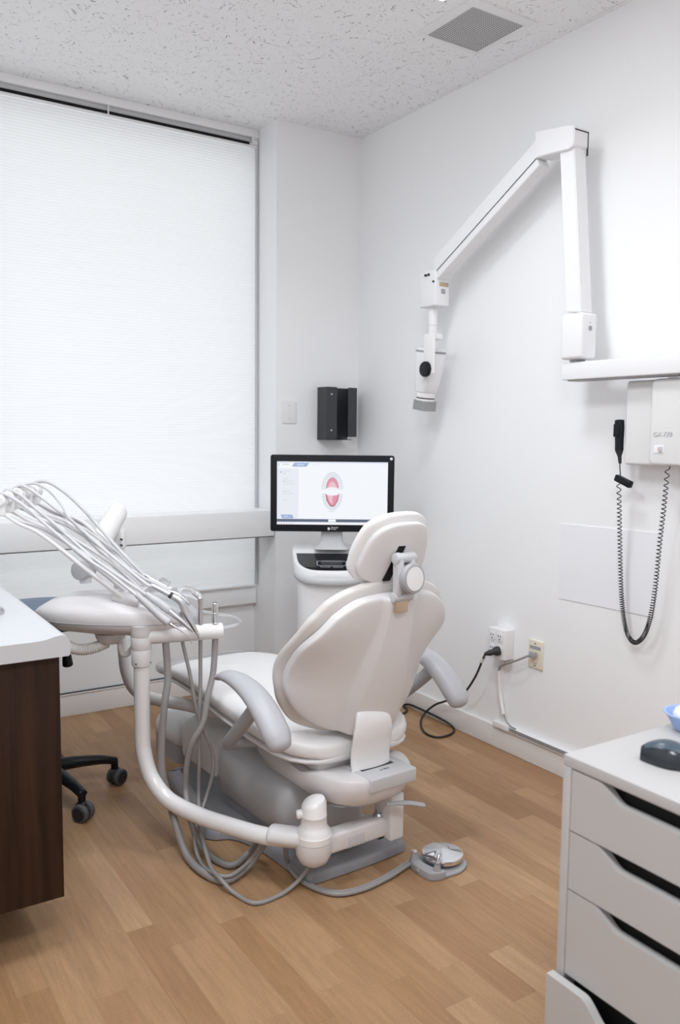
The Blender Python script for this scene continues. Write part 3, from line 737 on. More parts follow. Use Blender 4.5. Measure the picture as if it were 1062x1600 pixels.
# ------------------------------------------------------------------ mouse
MP = Vector((1.3276, 0.9203, 0.7))
t = thing('computer_mouse', 'black computer mouse on the white drawer unit beside the blue bowl', 'mouse', (MP.x, MP.y, 0.70), math.radians(118))
def mouse_ring(q, z0, s=1.0):
    w = 0.031*(1-0.10*math.cos(q*PI*2))*math.sin(max(0.03, min(0.97, q))*PI)**0.33
    h = 0.039*math.sin(max(0.02, min(0.98, (q*0.86+0.14)))*PI)**0.7
    return [Vector((0.055-0.11*q, w*s*math.copysign(abs(math.cos(a))**0.8, math.cos(a)), z0+(h*math.sin(a) if math.sin(a) > 0 else 0.003*math.sin(a)))) for a in [2*PI*k/28 for k in range(28)]]
b = B(); loft(b, [mouse_ring(i/16, 0.0032) for i in range(17)]); obj('body', b, M['tealblack'], t)
b = B(); rg = []
for i in range(1, 16):
    r = mouse_ring(i/16, 0.0042); rg.append([r[k] for k in range(4, 11)])
loft(b, rg, cap=False, closed=False); obj('button_shell', b, M['mousetop'], t)
b = B(); cyl(b, (-0.036, -0.003, 0.030), (-0.036, 0.003, 0.030), 0.009, seg=20); obj('scroll_wheel', b, M['rubber'], t)
# ------------------------------------------------------------------ bowl
BP = Vector((1.5111, 1.0159, 0.7))
t = thing('mixing_bowl', 'pale blue rubber mixing bowl at the back of the white drawer unit', 'bowl', (BP.x, BP.y, 0.70))
R_ = 0.046
b = B(); lathe(b, [(0, 0), (0.024, 0), (0.028, 0.003), (0.034, 0.016), (0.041, 0.028), (0.047, 0.036), (0.049, 0.0365), (0.048, 0.0385), (0.044, 0.038), (0.040, 0.031), (0.032, 0.017), (0.022, 0.007), (0, 0.006)], Matrix.Identity(4), 40); obj('shell', b, M['blue'], t)
b = B(); lathe(b, [(0, 0.008), (0.02, 0.010), (0.031, 0.022), (0.0325, 0.032), (0.028, 0.042), (0.018, 0.049), (0, 0.051)], Matrix.Translation((0.004, 0, 0)), 28)
solo('plaster_ball', b, M['plaster'], 'white rounded lump of plaster lying in the blue bowl', 'plaster').location = (BP.x, BP.y, 0.70)
# ------------------------------------------------------------------ counter
YC = 2.05; XC0 = 0.5155
t = thing('base_cabinet', 'dark brown wood-grain base cabinet in the left foreground', 'cabinet', (0, 2.6, 0))
zb = 0.1366; zt = 0.7532
b = B(); box(b, (XL+0.001, YC, zb), (XC0, 3.2, zt), 0.001); obj('carcass', b, M['walnut'], t, True)
b = B(); box(b, (XL+0.001, YC+0.45, 0), (XC0-0.12, 3.15, zb)); obj('toe_kick', b, M['black'], t, True, smooth=False)
b = B(); box(b, (XC0, YC+0.02, zb+0.02), (XC0+0.004, 3.18, zt-0.02)); obj('front_edge', b, M['walnut'], t, True, smooth=False)
# counter with a raised no-drip front edge
xe = 0.5374
zt2 = zt+0.052
prof = [(XL+0.001, zt+0.0005), (xe-0.004, zt+0.0005), (xe, zt+0.004), (xe+0.001, zt+0.03), (xe-0.002, zt+0.042), (xe-0.009, zt+0.050), (xe-0.02, zt+0.0535), (xe-0.034, zt+0.052), (xe-0.055, zt+0.0465), (xe-0.08, zt+0.0445), (XL+0.001, zt+0.0445)]
b = B(); loft(b, [[Vector((x, y, z)) for x, z in prof] for y in (YC-0.018, YC-0.0165, 3.22)]); 
ct = thing('countertop', 'white solid-surface countertop with rounded lip on the brown cabinet', 'countertop', (0, 2.6, zt))
obj('slab', b, M['counter'], ct, True, sharp=50)
b = B(); sx, sy_ = 0.4108, 2.4177
lathe(b, [(0.02, 0.0), (0.05, 0.0), (0.052, 0.006), (0.046, 0.016), (0.03, 0.02), (0.02, 0.02)], Matrix.Translation((sx, sy_, zt+0.0445)))
lathe(b, [(0.016, 0.0), (0.016, 0.05), (0, 0.05)], Matrix.Translation((sx, sy_, zt+0.0445)))
solo('tap_base', b, M['steel'], 'satin metal tap base at the far left edge of the white countertop', 'tap')
# ------------------------------------------------------------------ stool
SC = Vector((0.69, 2.97, 0)); 
t = thing('operator_stool', 'operator stool with black five-star castor base behind the brown cabinet', 'stool', tuple(SC))
RA = 0.262
for k in range(5):
    a = math.radians(-3.5+72*k); e = Vector((math.cos(a), math.sin(a), 0)); s_ = Vector((-e.y, e.x, 0))
    b = B(); tube(b, [e*0.02+Vector((0, 0, 0.112)), e*0.10+Vector((0, 0, 0.112)), e*0.19+Vector((0, 0, 0.104)), e*0.250+Vector((0, 0, 0.090))], [0.026, 0.022, 0.017, 0.013], 10, 6, up=(0, 0, 1), r2=[0.026, 0.024, 0.020, 0.018], ends=0.3)
    cyl(b, e*0.244+Vector((0, 0, 0.054)), e*0.244+Vector((0, 0, 0.094)), 0.013, seg=14, bev=0.002)
    lg = obj('base_arm', b, M['black'], t)
    cm = B(); a2 = a+[0.55, 0.75, 0.2, 0.9, 0.4][k]; e2 = Vector((math.cos(a2), math.sin(a2), 0)); s2 = Vector((-e2.y, e2.x, 0)); cc = e*0.252+Vector((0, 0, 0.0305))
    for q in (-1, 1):
        p = cc+s2*0.0165*q
        lathe(cm, [(0, -0.0125), (0.021, -0.0125), (0.0235, -0.010), (0.0235, 0.010), (0.021, 0.0125), (0, 0.0125)], axis_m(p, s2*q), 28)
    cyl(cm, cc-s2*0.016, cc+s2*0.016, 0.008, seg=12); tube(cm, [cc+Vector((0, 0, 0.024)), cc-e2*0.018+Vector((0, 0, 0.018)), cc-e2*0.026], 0.012, 8, 4, up=s2)
    co = obj('caster', cm, M['rubber'], lg)
    ty = B()
    for q in (-1, 1):
        p = cc+s2*0.0165*q
        lathe(ty, [(0.0236, -0.0095), (0.0285, -0.0088), (0.0305, -0.005), (0.0305, 0.005), (0.0285, 0.0088), (0.0236, 0.0095), (0.0236, -0.0095)], axis_m(p, s2*q), 32)
    ty_o = obj('caster_tyre', ty, M['tyre'], lg, label='grey wheel rims')
b = B(); lathe(b, [(0, 0.085), (0.042, 0.085), (0.045, 0.10), (0.045, 0.13), (0.036, 0.142), (0, 0.142)]); cyl(b, (0, 0, 0.14), (0, 0, 0.36), 0.026); cyl(b, (0, 0, 0.35), (0, 0, 0.60), 0.016); obj('gas_column', b, M['black'], t)
b = B(); box(b, (-0.06, -0.06, 0.600), (0.06, 0.06, 0.633), 0.01); tube(b, [(0.02, -0.08, 0.605), (0.04, -0.11, 0.585), (0.05, -0.12, 0.545), (0.053, -0.125, 0.505)], [0.010, 0.012, 0.014, 0.018], 10, 6, ends=0.5); obj('tilt_mechanism', b, M['black'], t)
b = B(); lathe(b, [(0, 0.632), (0.18, 0.632), (0.195, 0.640), (0.20, 0.655), (0.197, 0.675), (0.18, 0.687), (0.10, 0.691), (0, 0.691)], Matrix.Identity(4), 48); obj('seat', b, M['seatblue'], t)
# ------------------------------------------------------------------ cart
CP = Vector((1.905, 3.01, 0)); rz = math.radians(-32.2)
t = thing('scanner_cart', 'white scanner cart with a monitor on top in the corner', 'cart', tuple(CP), rz)
b = B()
ft = smooth_outline([(-0.135, -0.10), (-0.06, -0.135), (0.06, -0.135), (0.135, -0.10), (0.145, 0.05), (0.13, 0.15), (0.0, 0.16), (-0.13, 0.15), (-0.145, 0.05)], 6)
stack(b, [(inset(ft, 0.01), 0.10), (ft, 0.13), (ft, 0.60), (inset(ft, 0.0), 0.665), (inset(ft, 0.004), 0.69)]); obj('body', b, M['white'], t)
b = B(); stack(b, [(rrect(0.24, 0.24, 0.08), 0.045), (rrect(0.24, 0.24, 0.08), 0.075), (rrect(0.20, 0.20, 0.08), 0.10), (rrect(0.15, 0.15, 0.06), 0.11)]); obj('foot_base', b, M['lgrey'], t)
for sx_, sy2 in ((1, 1), (-1, 1), (1, -1), (-1, -1)):
    b = B(); lathe(b, [(0, -0.012), (0.022, -0.012), (0.0225, 0), (0.022, 0.012), (0, 0.012)], axis_m((0.17*sx_, 0.17*sy2, 0.0228), (1, 0.3, 0)), 20); obj('caster', b, M['black'], t)
# head: sloped top deck with wraparound handle
dk = smooth_outline([(-0.168, 0.12), (-0.165, 0.0), (-0.150, -0.075), (-0.115, -0.125), (-0.06, -0.145), (0.06, -0.145), (0.115, -0.125), (0.150, -0.075), (0.165, 0.0), (0.168, 0.12), (0.10, 0.14), (-0.10, 0.14)], 6)
def deck_z(y): return 0.728+0.29*(y+0.145)
b = B(); tt = bmesh.new()
loft(tt, [[Vector((x*0.97, y*0.97, deck_z(y)-0.040)) for x, y in dk], [Vector((x, y, deck_z(y)-0.034)) for x, y in dk], [Vector((x, y, deck_z(y)-0.004)) for x, y in dk], [Vector((x*0.985, y*0.985, deck_z(y))) for x, y in dk]]); join(b, tt); obj('deck', b, M['white'], t)
b = B(); gl = [(x*0.90, y*0.86-0.003) for x, y in dk if y < 0.06] 
loft(b, [[Vector((x, y, deck_z(y)-0.001)) for x, y in gl], [Vector((x, y, deck_z(y)+0.0012)) for x, y in gl]]); gl_o = obj('touch_panel', b, M['glass'], t)
b = B()
def bar(x0, y0, x1, y1, w=0.0012): 
    d_ = Vector((x1-x0, y1-y0)).normalized(); n_ = Vector((-d_.y, d_.x))*w
    poly(b, [Vector((x, y, deck_z(y)+0.0016)) for x, y in ((x0+n_.x, y0+n_.y), (x0-n_.x, y0-n_.y), (x1-n_.x, y1-n_.y), (x1+n_.x, y1+n_.y))])
for s_ in (-1, 1):
    bar(0, -0.045, 0.062*s_, -0.045) ; bar(0.062*s_, -0.045, 0.060*s_, -0.083); bar(0.060*s_, -0.083, 0.05*s_, -0.088); bar(0.05*s_, -0.088, 0.0, -0.088)
    bar(0.048*s_, -0.094, 0.042*s_, -0.101); bar(0.042*s_, -0.101, 0.008*s_, -0.101); bar(0.008*s_, -0.101, 0.008*s_, -0.094)
obj('touch_marks', b, M['scr_grey'], gl_o, smooth=False)
b = B(); hp = [(-0.150, -0.03), (-0.146, -0.085), (-0.118, -0.132), (-0.065, -0.155), (0, -0.160), (0.065, -0.155), (0.118, -0.132), (0.146, -0.085), (0.150, -0.03)]
tube(b, [(x, y, 0.690+0.24*(y+0.16)) for x, y in hp], 0.017, 14, 8, up=(0, 0, 1), r2=0.011, ends=0.5); obj('handle', b, M['lgrey'], t)
b = B(); stack(b, [(rrect(0.075, 0.05, 0.03, cy=0.06), 0.80), (rrect(0.06, 0.04, 0.03, cy=0.06), 0.812), (rrect(0.048, 0.022, 0.012, cy=0.065), 0.83), (rrect(0.046, 0.016, 0.006, cy=0.07), 0.90), (rrect(0.046, 0.016, 0.006, cy=0.07), 0.96)]); obj('neck', b, M['lgrey'], t)
MZ0, MZ1, MW = 0.876, 1.205, 0.2645
mt = -math.radians(1.0)
b = B(); slab(b, rrect(MW, (MZ1-MZ0)/2, 0.010), 0, 0.030, 0.003, basis((0, 0.052, (MZ0+MZ1)/2), (1, 0, 0), (0, 0, 1), (0, -1, 0))); mon = obj('monitor', b, M['black'], t)
YS = 0.052-0.0303
mc = (MZ0+MZ1)/2; SW, SH0, SH1 = 0.2365, MZ0+0.0305, MZ1-0.0285
mats = ['scr_white', 'scr_pale', 'scr_side', 'scr_blue', 'scr_navy', 'scr_grey', 'scr_tooth', 'scr_toothline', 'scr_pink', 'scr_pale_pink', 'scr_dpink']
b = B()
def sr(x0, z0, x1, z1, k, lay=1, sl=0.0):
    y = YS-0.00012*lay; poly(b, [(x0, y, z0), (x1, y, z0), (x1+sl, y, z1), (x0+sl, y, z1)], k)
def spoly(pts, k, lay): poly(b, [(x, YS-0.00012*lay, z) for x, z in pts], k)
sr(-SW, SH0, SW, SH1, 0, 0)
sr(-SW, SH1-0.006, SW, SH1, 1)
sr(-SW, SH0+0.028, -SW+0.092, SH1-0.030, 2, 1)
sr(-SW+0.062, SH1-0.022, -SW+0.125, SH1-0.006, 3, 2, 0.012)
sr(-SW+0.084, SH1-0.0155, -SW+0.116, SH1-0.0125, 0, 3)
sr(-SW+0.006, SH1-0.013, -SW+0.009, SH1-0.010, 4, 2); sr(-SW+0.006, SH1-0.020, -SW+0.009, SH1-0.017, 4, 2)
sr(-SW+0.024, SH1-0.014, -SW+0.052, SH1-0.011, 5, 2); sr(-SW+0.15, SH1-0.014, -SW+0.185, SH1-0.0125, 1, 2); sr(SW-0.022, SH1-0.016, SW-0.004, SH1-0.014, 1, 2)
for q, (zz, ln_) in enumerate(((0.042, 0.030), (0.052, 0.012), (0.075, 0.022), (0.085, 0.045), (0.097, 0.048), (0.128, 0.03), (0.138, 0.046), (0.167, 0.015))):
    sr(-SW+0.028, SH1-zz, -SW+0.028+ln_, SH1-zz+0.0013, 5, 2)
for zz in (0.052, 0.085, 0.128): sr(-SW+0.028, SH1-zz-0.001, -SW+0.031, SH1-zz+0.002, 4, 3)
spoly([(-SW+0.0165+0.004*math.cos(a*PI/6), SH1-0.046+0.004*math.sin(a*PI/6)) for a in range(12)], 5, 2)
sr(-SW+0.022, SH0+0.026, -SW+0.072, SH0+0.042, 3, 2, -0.006); sr(-SW+0.030, SH0+0.033, -SW+0.048, SH0+0.035, 0, 3)
sr(-SW, SH0+0.011, SW, SH0+0.024, 4, 2); sr(-0.016, SH0+0.012, 0.016, SH0+0.023, 0, 3)
for x in (-SW+0.006, -SW+0.018, -SW+0.028, -SW+0.040, -SW+0.052, -SW+0.064): sr(x, SH0+0.004, x+0.003, SH0+0.007, 4, 2)
for x in (SW-0.06, SW-0.05, SW-0.04, SW-0.03): sr(x, SH0+0.004, x+0.004, SH0+0.007, 5, 2)
# dental arches
zc1, zc2 = 1.062, 1.045
def arch(cz, up_, rx, rz_, k, lay, base=0.0, n=20):
    pts = [(rx*math.cos(PI*i/n), cz+up_*(base+rz_*math.sin(PI*i/n))) for i in range(n+1)]
    spoly(pts, k, lay)
arch(1.060, 1, 0.0455, 0.072, 7, 2); arch(1.0605, 1, 0.0445, 0.0705, 6, 3); arch(1.0605, 1, 0.0265, 0.049, 10, 4); arch(1.061, 1, 0.0245, 0.047, 8, 5)
spoly([(-0.019, 1.061), (0.019, 1.061), (0.014, 1.082), (0.0, 1.094), (-0.014, 1.082)], 9, 6)
spoly([(-0.028, 1.0605), (0.028, 1.0605), (0.020, 1.0665), (0, 1.068), (-0.020, 1.0665)], 0, 7)
arch(1.040, -1, 0.0435, 0.070, 7, 2); arch(1.0395, -1, 0.0425, 0.0685, 6, 3)
spoly([(-0.030, 1.040), (0.030, 1.040), (0.024, 1.010), (0.010, 0.987), (0, 0.984), (-0.010, 0.987), (-0.024, 1.010)], 10, 4)
spoly([(-0.026, 1.040), (0.027, 1.040), (0.020, 1.012), (0.007, 0.990), (0, 0.989), (-0.008, 0.992), (-0.020, 1.012)], 8, 5)
spoly([(-0.022, 1.040), (0.002, 1.040), (0.000, 0.995), (-0.010, 1.005)], 9, 6)
spoly([(-0.032, 1.0405), (0.032, 1.0405), (0.02, 1.034), (0, 1.032), (-0.02, 1.034)], 0, 7)
for i in range(1, 14):
    a = PI*i/14
    for cz, sg, r1, r2, h1, h2 in ((1.0605, 1, 0.028, 0.0445, 0.051, 0.0705), (1.0395, -1, 0.029, 0.0425, 0.054, 0.0685)):
        p0 = Vector((r1*math.cos(a), cz+sg*h1*math.sin(a))); p1 = Vector((r2*math.cos(a), cz+sg*h2*math.sin(a))); d_ = (p1-p0).normalized(); n_ = Vector((-d_.y, d_.x))*0.0004
        spoly([(p0+n_)[:], (p0-n_)[:], (p1-n_)[:], (p1+n_)[:]], 7, 8)
spoly([(-0.016, 0.9630), (0.010, 0.9635), (0.014, 0.9645), (-0.004, 0.9650), (-0.018, 0.9640)], 5, 2)
obj('screen', b, [M[k] for k in mats], mon, smooth=False, label='lit screen showing two dental arches')
b = B(); cyl(b, (MW-0.014, YS+0.0005, MZ1-0.0135), (MW-0.014, YS-0.0015, MZ1-0.0135), 0.006, seg=20); obj('power_button', b, M['scr_pale'], mon)
b = text_bm('Dentsply', 0.0085, 0.0002); b2 = text_bm('Sirona', 0.0085, 0.0002)
bmesh.ops.translate(b2, vec=(0, -0.0078, 0), verts=b2.verts); join(b, b2)
lathe(b, [(0.0, 0), (0.0042, 0), (0.0042, 0.0003), (0, 0.0003)], Matrix.Translation((-0.0105, -0.001, 0)), 14); lathe(b, [(0.0, 0), (0.0042, 0), (0.0042, 0.0003), (0, 0.0003)], Matrix.Translation((-0.0075, -0.003, 0)), 14); lathe(b, [(0.0, 0), (0.0042, 0), (0.0042, 0.0003), (0, 0.0003)], Matrix.Translation((-0.0105, -0.0055, 0)), 14)
bmesh.ops.transform(b, matrix=basis((-0.004, YS-0.0002, MZ0+0.0165), (1, 0, 0), (0, 0, 1), (0, -1, 0)), verts=b.verts); obj('lettering', b, M['logo'], mon, smooth=False)
# ------------------------------------------------------------------ chair
CO = (1.395, 2.02, 0); CR = math.radians(3)
t = thing('dental_chair', 'ivory reclining dental chair in the middle of the floor', 'dental chair', CO, CR)
# floor plate
OX = -0.03
ol = [(0.19, 0.02), (0.18, -0.03), (0.09, -0.042), (-0.09, -0.042), (-0.18, -0.03), (-0.19, 0.02), (-0.192, 0.15), (-0.205, 0.26), (-0.235, 0.335), (-0.285, 0.365), (-0.30, 0.43), (-0.255, 0.65), (-0.215, 0.86), (-0.18, 0.90), (0.0, 0.905)]
ol = smooth_outline([(x+OX, y) for x, y in reversed(ol+[(-x, y) for x, y in reversed(ol[7:14])]+[(0.205, 0.26), (0.192, 0.15)])], 6)
b = B(); stack(b, [(inset(ol, 0.006), 0.0), (inset(ol, 0.0), 0.004), (inset(ol, 0.003), 0.022), (inset(ol, 0.012), 0.034), (inset(ol, 0.03), 0.042), (inset(ol, 0.045), 0.044), (inset(ol, 0.052), 0.036)])
obj('floor_plate', b, M['dgrey'], t)
b = B(); stack(b, [(rrect(0.155, 0.335, 0.03, cx=OX, cy=0.50), 0.034), (rrect(0.155, 0.335, 0.03, cx=OX, cy=0.50), 0.115)]); obj('plinth', b, M['mgrey'], t)
b = B(); stack(b, [(rrect(0.165, 0.155, 0.05, cx=OX, cy=0.72), 0.105), (rrect(0.167, 0.157, 0.05, cx=OX, cy=0.72), 0.12), (rrect(0.165, 0.155, 0.05, cx=OX, cy=0.72), 0.20), (rrect(0.157, 0.145, 0.05, cx=OX, cy=0.715), 0.235), (rrect(0.138, 0.12, 0.05, cx=OX, cy=0.705), 0.258), (rrect(0.10, 0.08, 0.05, cx=OX, cy=0.70), 0.264)]); obj('pump_cover', b, M['xbox'], t, sharp=60)
b = B(); stack(b, [(rrect(0.160, 0.212, 0.05, cx=OX, cy=0.35), 0.075), (rrect(0.175, 0.220, 0.05, cx=OX, cy=0.35), 0.085), (rrect(0.177, 0.222, 0.05, cx=OX, cy=0.35), 0.16), (rrect(0.170, 0.216, 0.05, cx=OX, cy=0.35), 0.195), (rrect(0.145, 0.195, 0.05, cx=OX, cy=0.35), 0.225), (rrect(0.11, 0.16, 0.05, cx=OX, cy=0.35), 0.236)])
for v in b.verts: v.co.z += 0.03*max(0, (v.co.y-0.2))*(1 if v.co.z > 0.12 else 0)*1.5
obj('lift_cover', b, M['lgrey'], t, sharp=60)
b = B(); stack(b, [(rrect(0.07, 0.07, 0.03, cx=OX, cy=0.10), 0.04), (rrect(0.07, 0.07, 0.03, cx=OX, cy=0.10), 0.20), (rrect(0.11, 0.13, 0.05, cx=OX, cy=0.06), 0.222), (rrect(0.125, 0.15, 0.05, cx=OX, cy=0.05), 0.238)]); obj('pedestal', b, M['lgrey'], t)
b = B(); box(b, (0.022, -0.112, 0.098), (0.074, -0.03, 0.238), 0.006); obj('swivel_block', b, M['shell'], t)
b = B(); tube(b, [(-0.01, -0.13, 0.230), (0.05, -0.15, 0.226), (0.098, -0.172, 0.215)], [0.005, 0.006, 0.005], 10, 4, up=(0, 0, 1), r2=[0.010, 0.012, 0.013], ends=0.5); obj('swivel_brake_lever', b, M['mgrey'], t)
# seat carrier tub
CXT = -0.025
def tub(hw, fr, ff, n=28, p=2.8):
    out = []
    for k in range(n):
        a = PI+PI*k/(n-1)
        ca, sa = math.cos(a), math.sin(a)
        out.append((CXT+hw*math.copysign(abs(ca)**(2/p), ca), 0.06+(0.06-fr)*(-(abs(sa)**(2/p)))))
    return out+[(CXT+hw, ff), (CXT+hw*0.7, ff+0.06), (CXT, ff+0.07), (CXT-hw*0.7, ff+0.06), (CXT-hw, ff)]
b = B(); stack(b, [(tub(0.10, -0.08, 0.18), 0.232), (tub(0.135, -0.115, 0.22), 0.235), (tub(0.152, -0.135, 0.26), 0.252), (tub(0.160, -0.146, 0.30), 0.285), (tub(0.163, -0.150, 0.32), 0.315), (tub(0.158, -0.145, 0.32), 0.323), (tub(0.130, -0.115, 0.30), 0.324)])
for v in b.verts:
    if v.co.z > 0.28 and v.co.y > -0.02: v.co.z += -0.02*min(1, (v.co.y+0.02)/0.08) + 0.06*max(0, (v.co.y-0.12))*2
tb_o = obj('seat_carrier', b, M['shell'], t, sharp=50)
b = B(); box(b, (-0.085, -0.152, 0.285), (0.085, -0.03, 0.3265), 0.005); obj('carrier_panel', b, M['lgrey'], t)
b = text_bm('a-dec', 0.016, 0.0002)
bmesh.ops.transform(b, matrix=basis((-0.018, -0.112, 0.3268), (1, 0, 0), (0, 1, 0), (0, 0, 1)), verts=b.verts); obj('lettering', b, M['logodk'], t, smooth=False)
b = B(); stack(b, [(rrect(0.13, 0.09, 0.03, cx=CXT, cy=0.10), 0.31), (rrect(0.13, 0.09, 0.03, cx=CXT, cy=0.10), 0.36)]); obj('seat_hinge', b, M['shell'], t)
# seat and leg cushion
st = [(-0.034, 0.04, 0.366, 0.388), (-0.030, 0.09, 0.356, 0.398), (-0.020, 0.135, 0.349, 0.404), (-0.005, 0.165, 0.346, 0.408), (0.02, 0.195, 0.345, 0.412), (0.06, 0.222, 0.345, 0.417), (0.12, 0.242, 0.349, 0.425), (0.25, 0.256, 0.360, 0.441), (0.40, 0.258, 0.378, 0.456), (0.55, 0.248, 0.392, 0.466), (0.68, 0.228, 0.396, 0.465), (0.82, 0.205, 0.388, 0.452), (0.93, 0.190, 0.376, 0.436), (1.00, 0.180, 0.368, 0.422), (1.035, 0.170, 0.366, 0.416), (1.055, 0.14, 0.370, 0.408), (1.063, 0.09, 0.378, 0.400)]
ys = [s[0] for s in st]
def samp(y, i):
    for k in range(len(st)-1):
        if st[k][0] <= y <= st[k+1][0]:
            f = (y-st[k][0])/(st[k+1][0]-st[k][0]); return st[k][i]*(1-f)+st[k+1][i]*f
    return st[-1][i]
def seat_cx(y): return -0.005-0.05*max(0, y-0.3)
def seat_rings(stations, grow=0.0):
    return [superring(y, samp(y, 1)+grow, samp(y, 2)-grow, samp(y, 3)+grow, 48, 3.4, cx=seat_cx(y)) for y in stations]
stn = sorted(set(ys + [0.06, 0.17, 0.32, 0.47, 0.61, 0.75, 0.88]))
b = B(); loft(b, seat_rings(stn)); obj('seat_cushion', b, M['vinyl'], t, sharp=70)
b = B(); loft(b, [superring(y, samp(y, 1)*0.985, samp(y, 2)-0.010, samp(y, 2)+0.012, 48, 3.4, cx=seat_cx(y)) for y in stn if y < 0.9]); obj('seat_shell', b, M['shell'], t, sharp=70)
b = B(); loft(b, seat_rings([0.885, 0.93, 0.97, 1.0, 1.035, 1.055, 1.0635], 0.0035)); obj('toe_cover', b, M['clear'], t, sharp=70, label='clear plastic cover over the foot end')
# back
BT = math.radians(18); BP0 = Vector((0.0, -0.075, 0.60))
Nf = Vector((0, math.cos(BT), math.sin(BT))); Ss = Vector((0, -math.sin(BT), math.cos(BT))); Rr = Vector((1, 0, 0))
def bmap(r, s, off):
    q = max(0.0, min(1.0, (s+0.05)/0.25)); return BP0+Rr*r+Ss*s+Nf*((1.7-1.3*q*q*(3-2*q))*r*r+off)
def half(ws):
    pts = [(w, s) for s, w in ws]
    return smooth_outline(pts+[(-w, s) for w, s in reversed(pts) if w > 1e-6], 14)
shell_o = half([(0.268, 0.0), (0.262, 0.085), (0.25, 0.135), (0.22, 0.180), (0.189, 0.208), (0.107, 0.250), (0.026, 0.256), (-0.049, 0.252), (-0.09, 0.242), (-0.134, 0.214), (-0.165, 0.165), (-0.180, 0.11), (-0.183, 0.0)])
cush_o = half([(0.292, 0.0), (0.286, 0.075), (0.266, 0.145), (0.237, 0.195), (0.20, 0.226), (0.154, 0.250), (0.042, 0.264), (-0.041, 0.262), (-0.089, 0.254), (-0.139, 0.239), (-0.184, 0.206), (-0.200, 0.16), (-0.208, 0.09), (-0.209, 0.0)])
def ss(x, a, b_): 
    q = max(0, min(1, (x-a)/(b_-a))); return q*q*(3-2*q)
def spine(r, s):
    w = 0.052+0.036*ss(s, 0.22, -0.08)
    return 0.026*(1-ss(abs(r), w-0.012, w+0.016))*(0.55+0.45*ss(-s, -0.25, 0.0))
b = B(); pillow(b, shell_o, (0, 0.04), bmap, 0.020, 0.030, 5, 44, spine); obj('back_shell', b, M['shell'], t, sharp=70)
b = B(); pillow(b, cush_o, (0, 0.04), lambda r, s, off: bmap(r, s, off+0.036), 0.022, 0.050, 3.0, 14); cb_ = obj('back_cushion', b, M['vinylside'], t, sharp=70)
# bracket between carrier and back
b = B(); pth = [(-0.020, -0.055, 0.512), (-0.027, -0.081, 0.480), (-0.026, -0.082, 0.44), (-0.022, -0.070, 0.39), (-0.020, -0.064, 0.345), (-0.018, -0.072, 0.294)]
tube(b, pth, [0.014, 0.016, 0.017, 0.017, 0.017, 0.016], 24, 8, up=(0, 1, 0.02), r2=[0.045, 0.062, 0.071, 0.073, 0.071, 0.068], ends=0.2)
obj('back_bracket', b, M['white'], t, sharp=60)
b = B(); box(b, (0.052, -0.03, 0.345), (0.072, 0.02, 0.475), 0.008); obj('hinge_cover', b, M['lgrey'], t)
b = B(); box(b, (-0.068, -0.088, 0.3262), (0.050, -0.072, 0.3272)); obj('slot_shadow', b, M['gap'], t, smooth=False)
# headrest
HT = math.radians(20); HP = Vector((0.004, -0.150, 0.945)); HW = 2.0
Nh = Vector((0, math.cos(HT), math.sin(HT))); Sh = Vector((0, -math.sin(HT), math.cos(HT)))
def hmap(r, s, off): return HP+Rr*r+Sh*s+Nh*(HW*r*r+off)
hs = half([(0.118, 0.0), (0.113, 0.045), (0.098, 0.076), (0.075, 0.096), (0.045, 0.108), (0.0, 0.118), (-0.030, 0.120), (-0.055, 0.106), (-0.070, 0.062), (-0.074, 0.0)])
hc = half([(0.138, 0.0), (0.133, 0.045), (0.116, 0.082), (0.09, 0.108), (0.030, 0.126), (-0.030, 0.130), (-0.056, 0.122), (-0.078, 0.096), (-0.089, 0.05), (-0.092, 0.0)])
b = B(); pillow(b, hs, (0, 0.02), hmap, 0.012, 0.02, 4, 10); obj('headrest_shell', b, M['shell'], t, sharp=70)
b = B(); pillow(b, hc, (0, 0.02), lambda r, s, off: hmap(r, s, off+0.022), 0.016, 0.036, 3, 12); obj('headrest_pad', b, M['vinyl'], t, sharp=70)
b = B(); loft(b, [[hmap(r-0.0075, s, -0.0135) for r, s in q] for q in ([(-0.012, 0.052), (0.012, 0.052), (0.012, -0.055), (-0.012, -0.055)],)]+[[hmap(r-0.0075, s, -0.006) for r, s in q] for q in ([(-0.012, 0.052), (0.012, 0.052), (0.012, -0.055), (-0.012, -0.055)],)])
for v in b.verts: v.co.x += (v.co.z-0.945)*0.25-0.016
obj('headrest_slot', b, M['void'], t, smooth=False)
b = B()
for q in (-0.046, -0.004): tube(b, [(q+0.014, -0.184, 0.965), (q+0.014, -0.196, 0.95), (q+0.014, -0.200, 0.905), (q+0.014, -0.186, 0.855), (q+0.014, -0.176, 0.838)], 0.013, 12, 6, up=(0, 1, 0), r2=0.012, ends=0.6)
cyl(b, (-0.046, -0.192, 0.958), (0.024, -0.192, 0.958), 0.0155, bev=0.002); cyl(b, (-0.046, -0.184, 0.850), (0.022, -0.184, 0.850), 0.014, bev=0.002); box(b, (-0.040, -0.194, 0.86), (0.018, -0.176, 0.948), 0.004)
obj('headrest_link', b, M['lgrey'], t)
b = B(); box(b, (-0.018, -0.210, 0.935), (-0.004, -0.204, 0.945)); obj('link_window', b, M['gap'], t, smooth=False)
b = B(); KM = axis_m((-0.002, -0.204, 0.903), (0.10, -1, 0.06)); pr = [(0, 0), (0.041, 0), (0.0425, 0.004), (0.0425, 0.015), (0.040, 0.020), (0.0345, 0.022), (0.034, 0.0205), (0, 0.0205)]
lathe(b, pr, KM, 40); kn = obj('headrest_knob', b, M['mgrey'], t)
b = B(); lathe(b, [(0, 0.0207), (0.0335, 0.0207), (0.0335, 0.0222), (0, 0.0235)], KM, 40); obj('knob_cap', b, M['white'], kn)
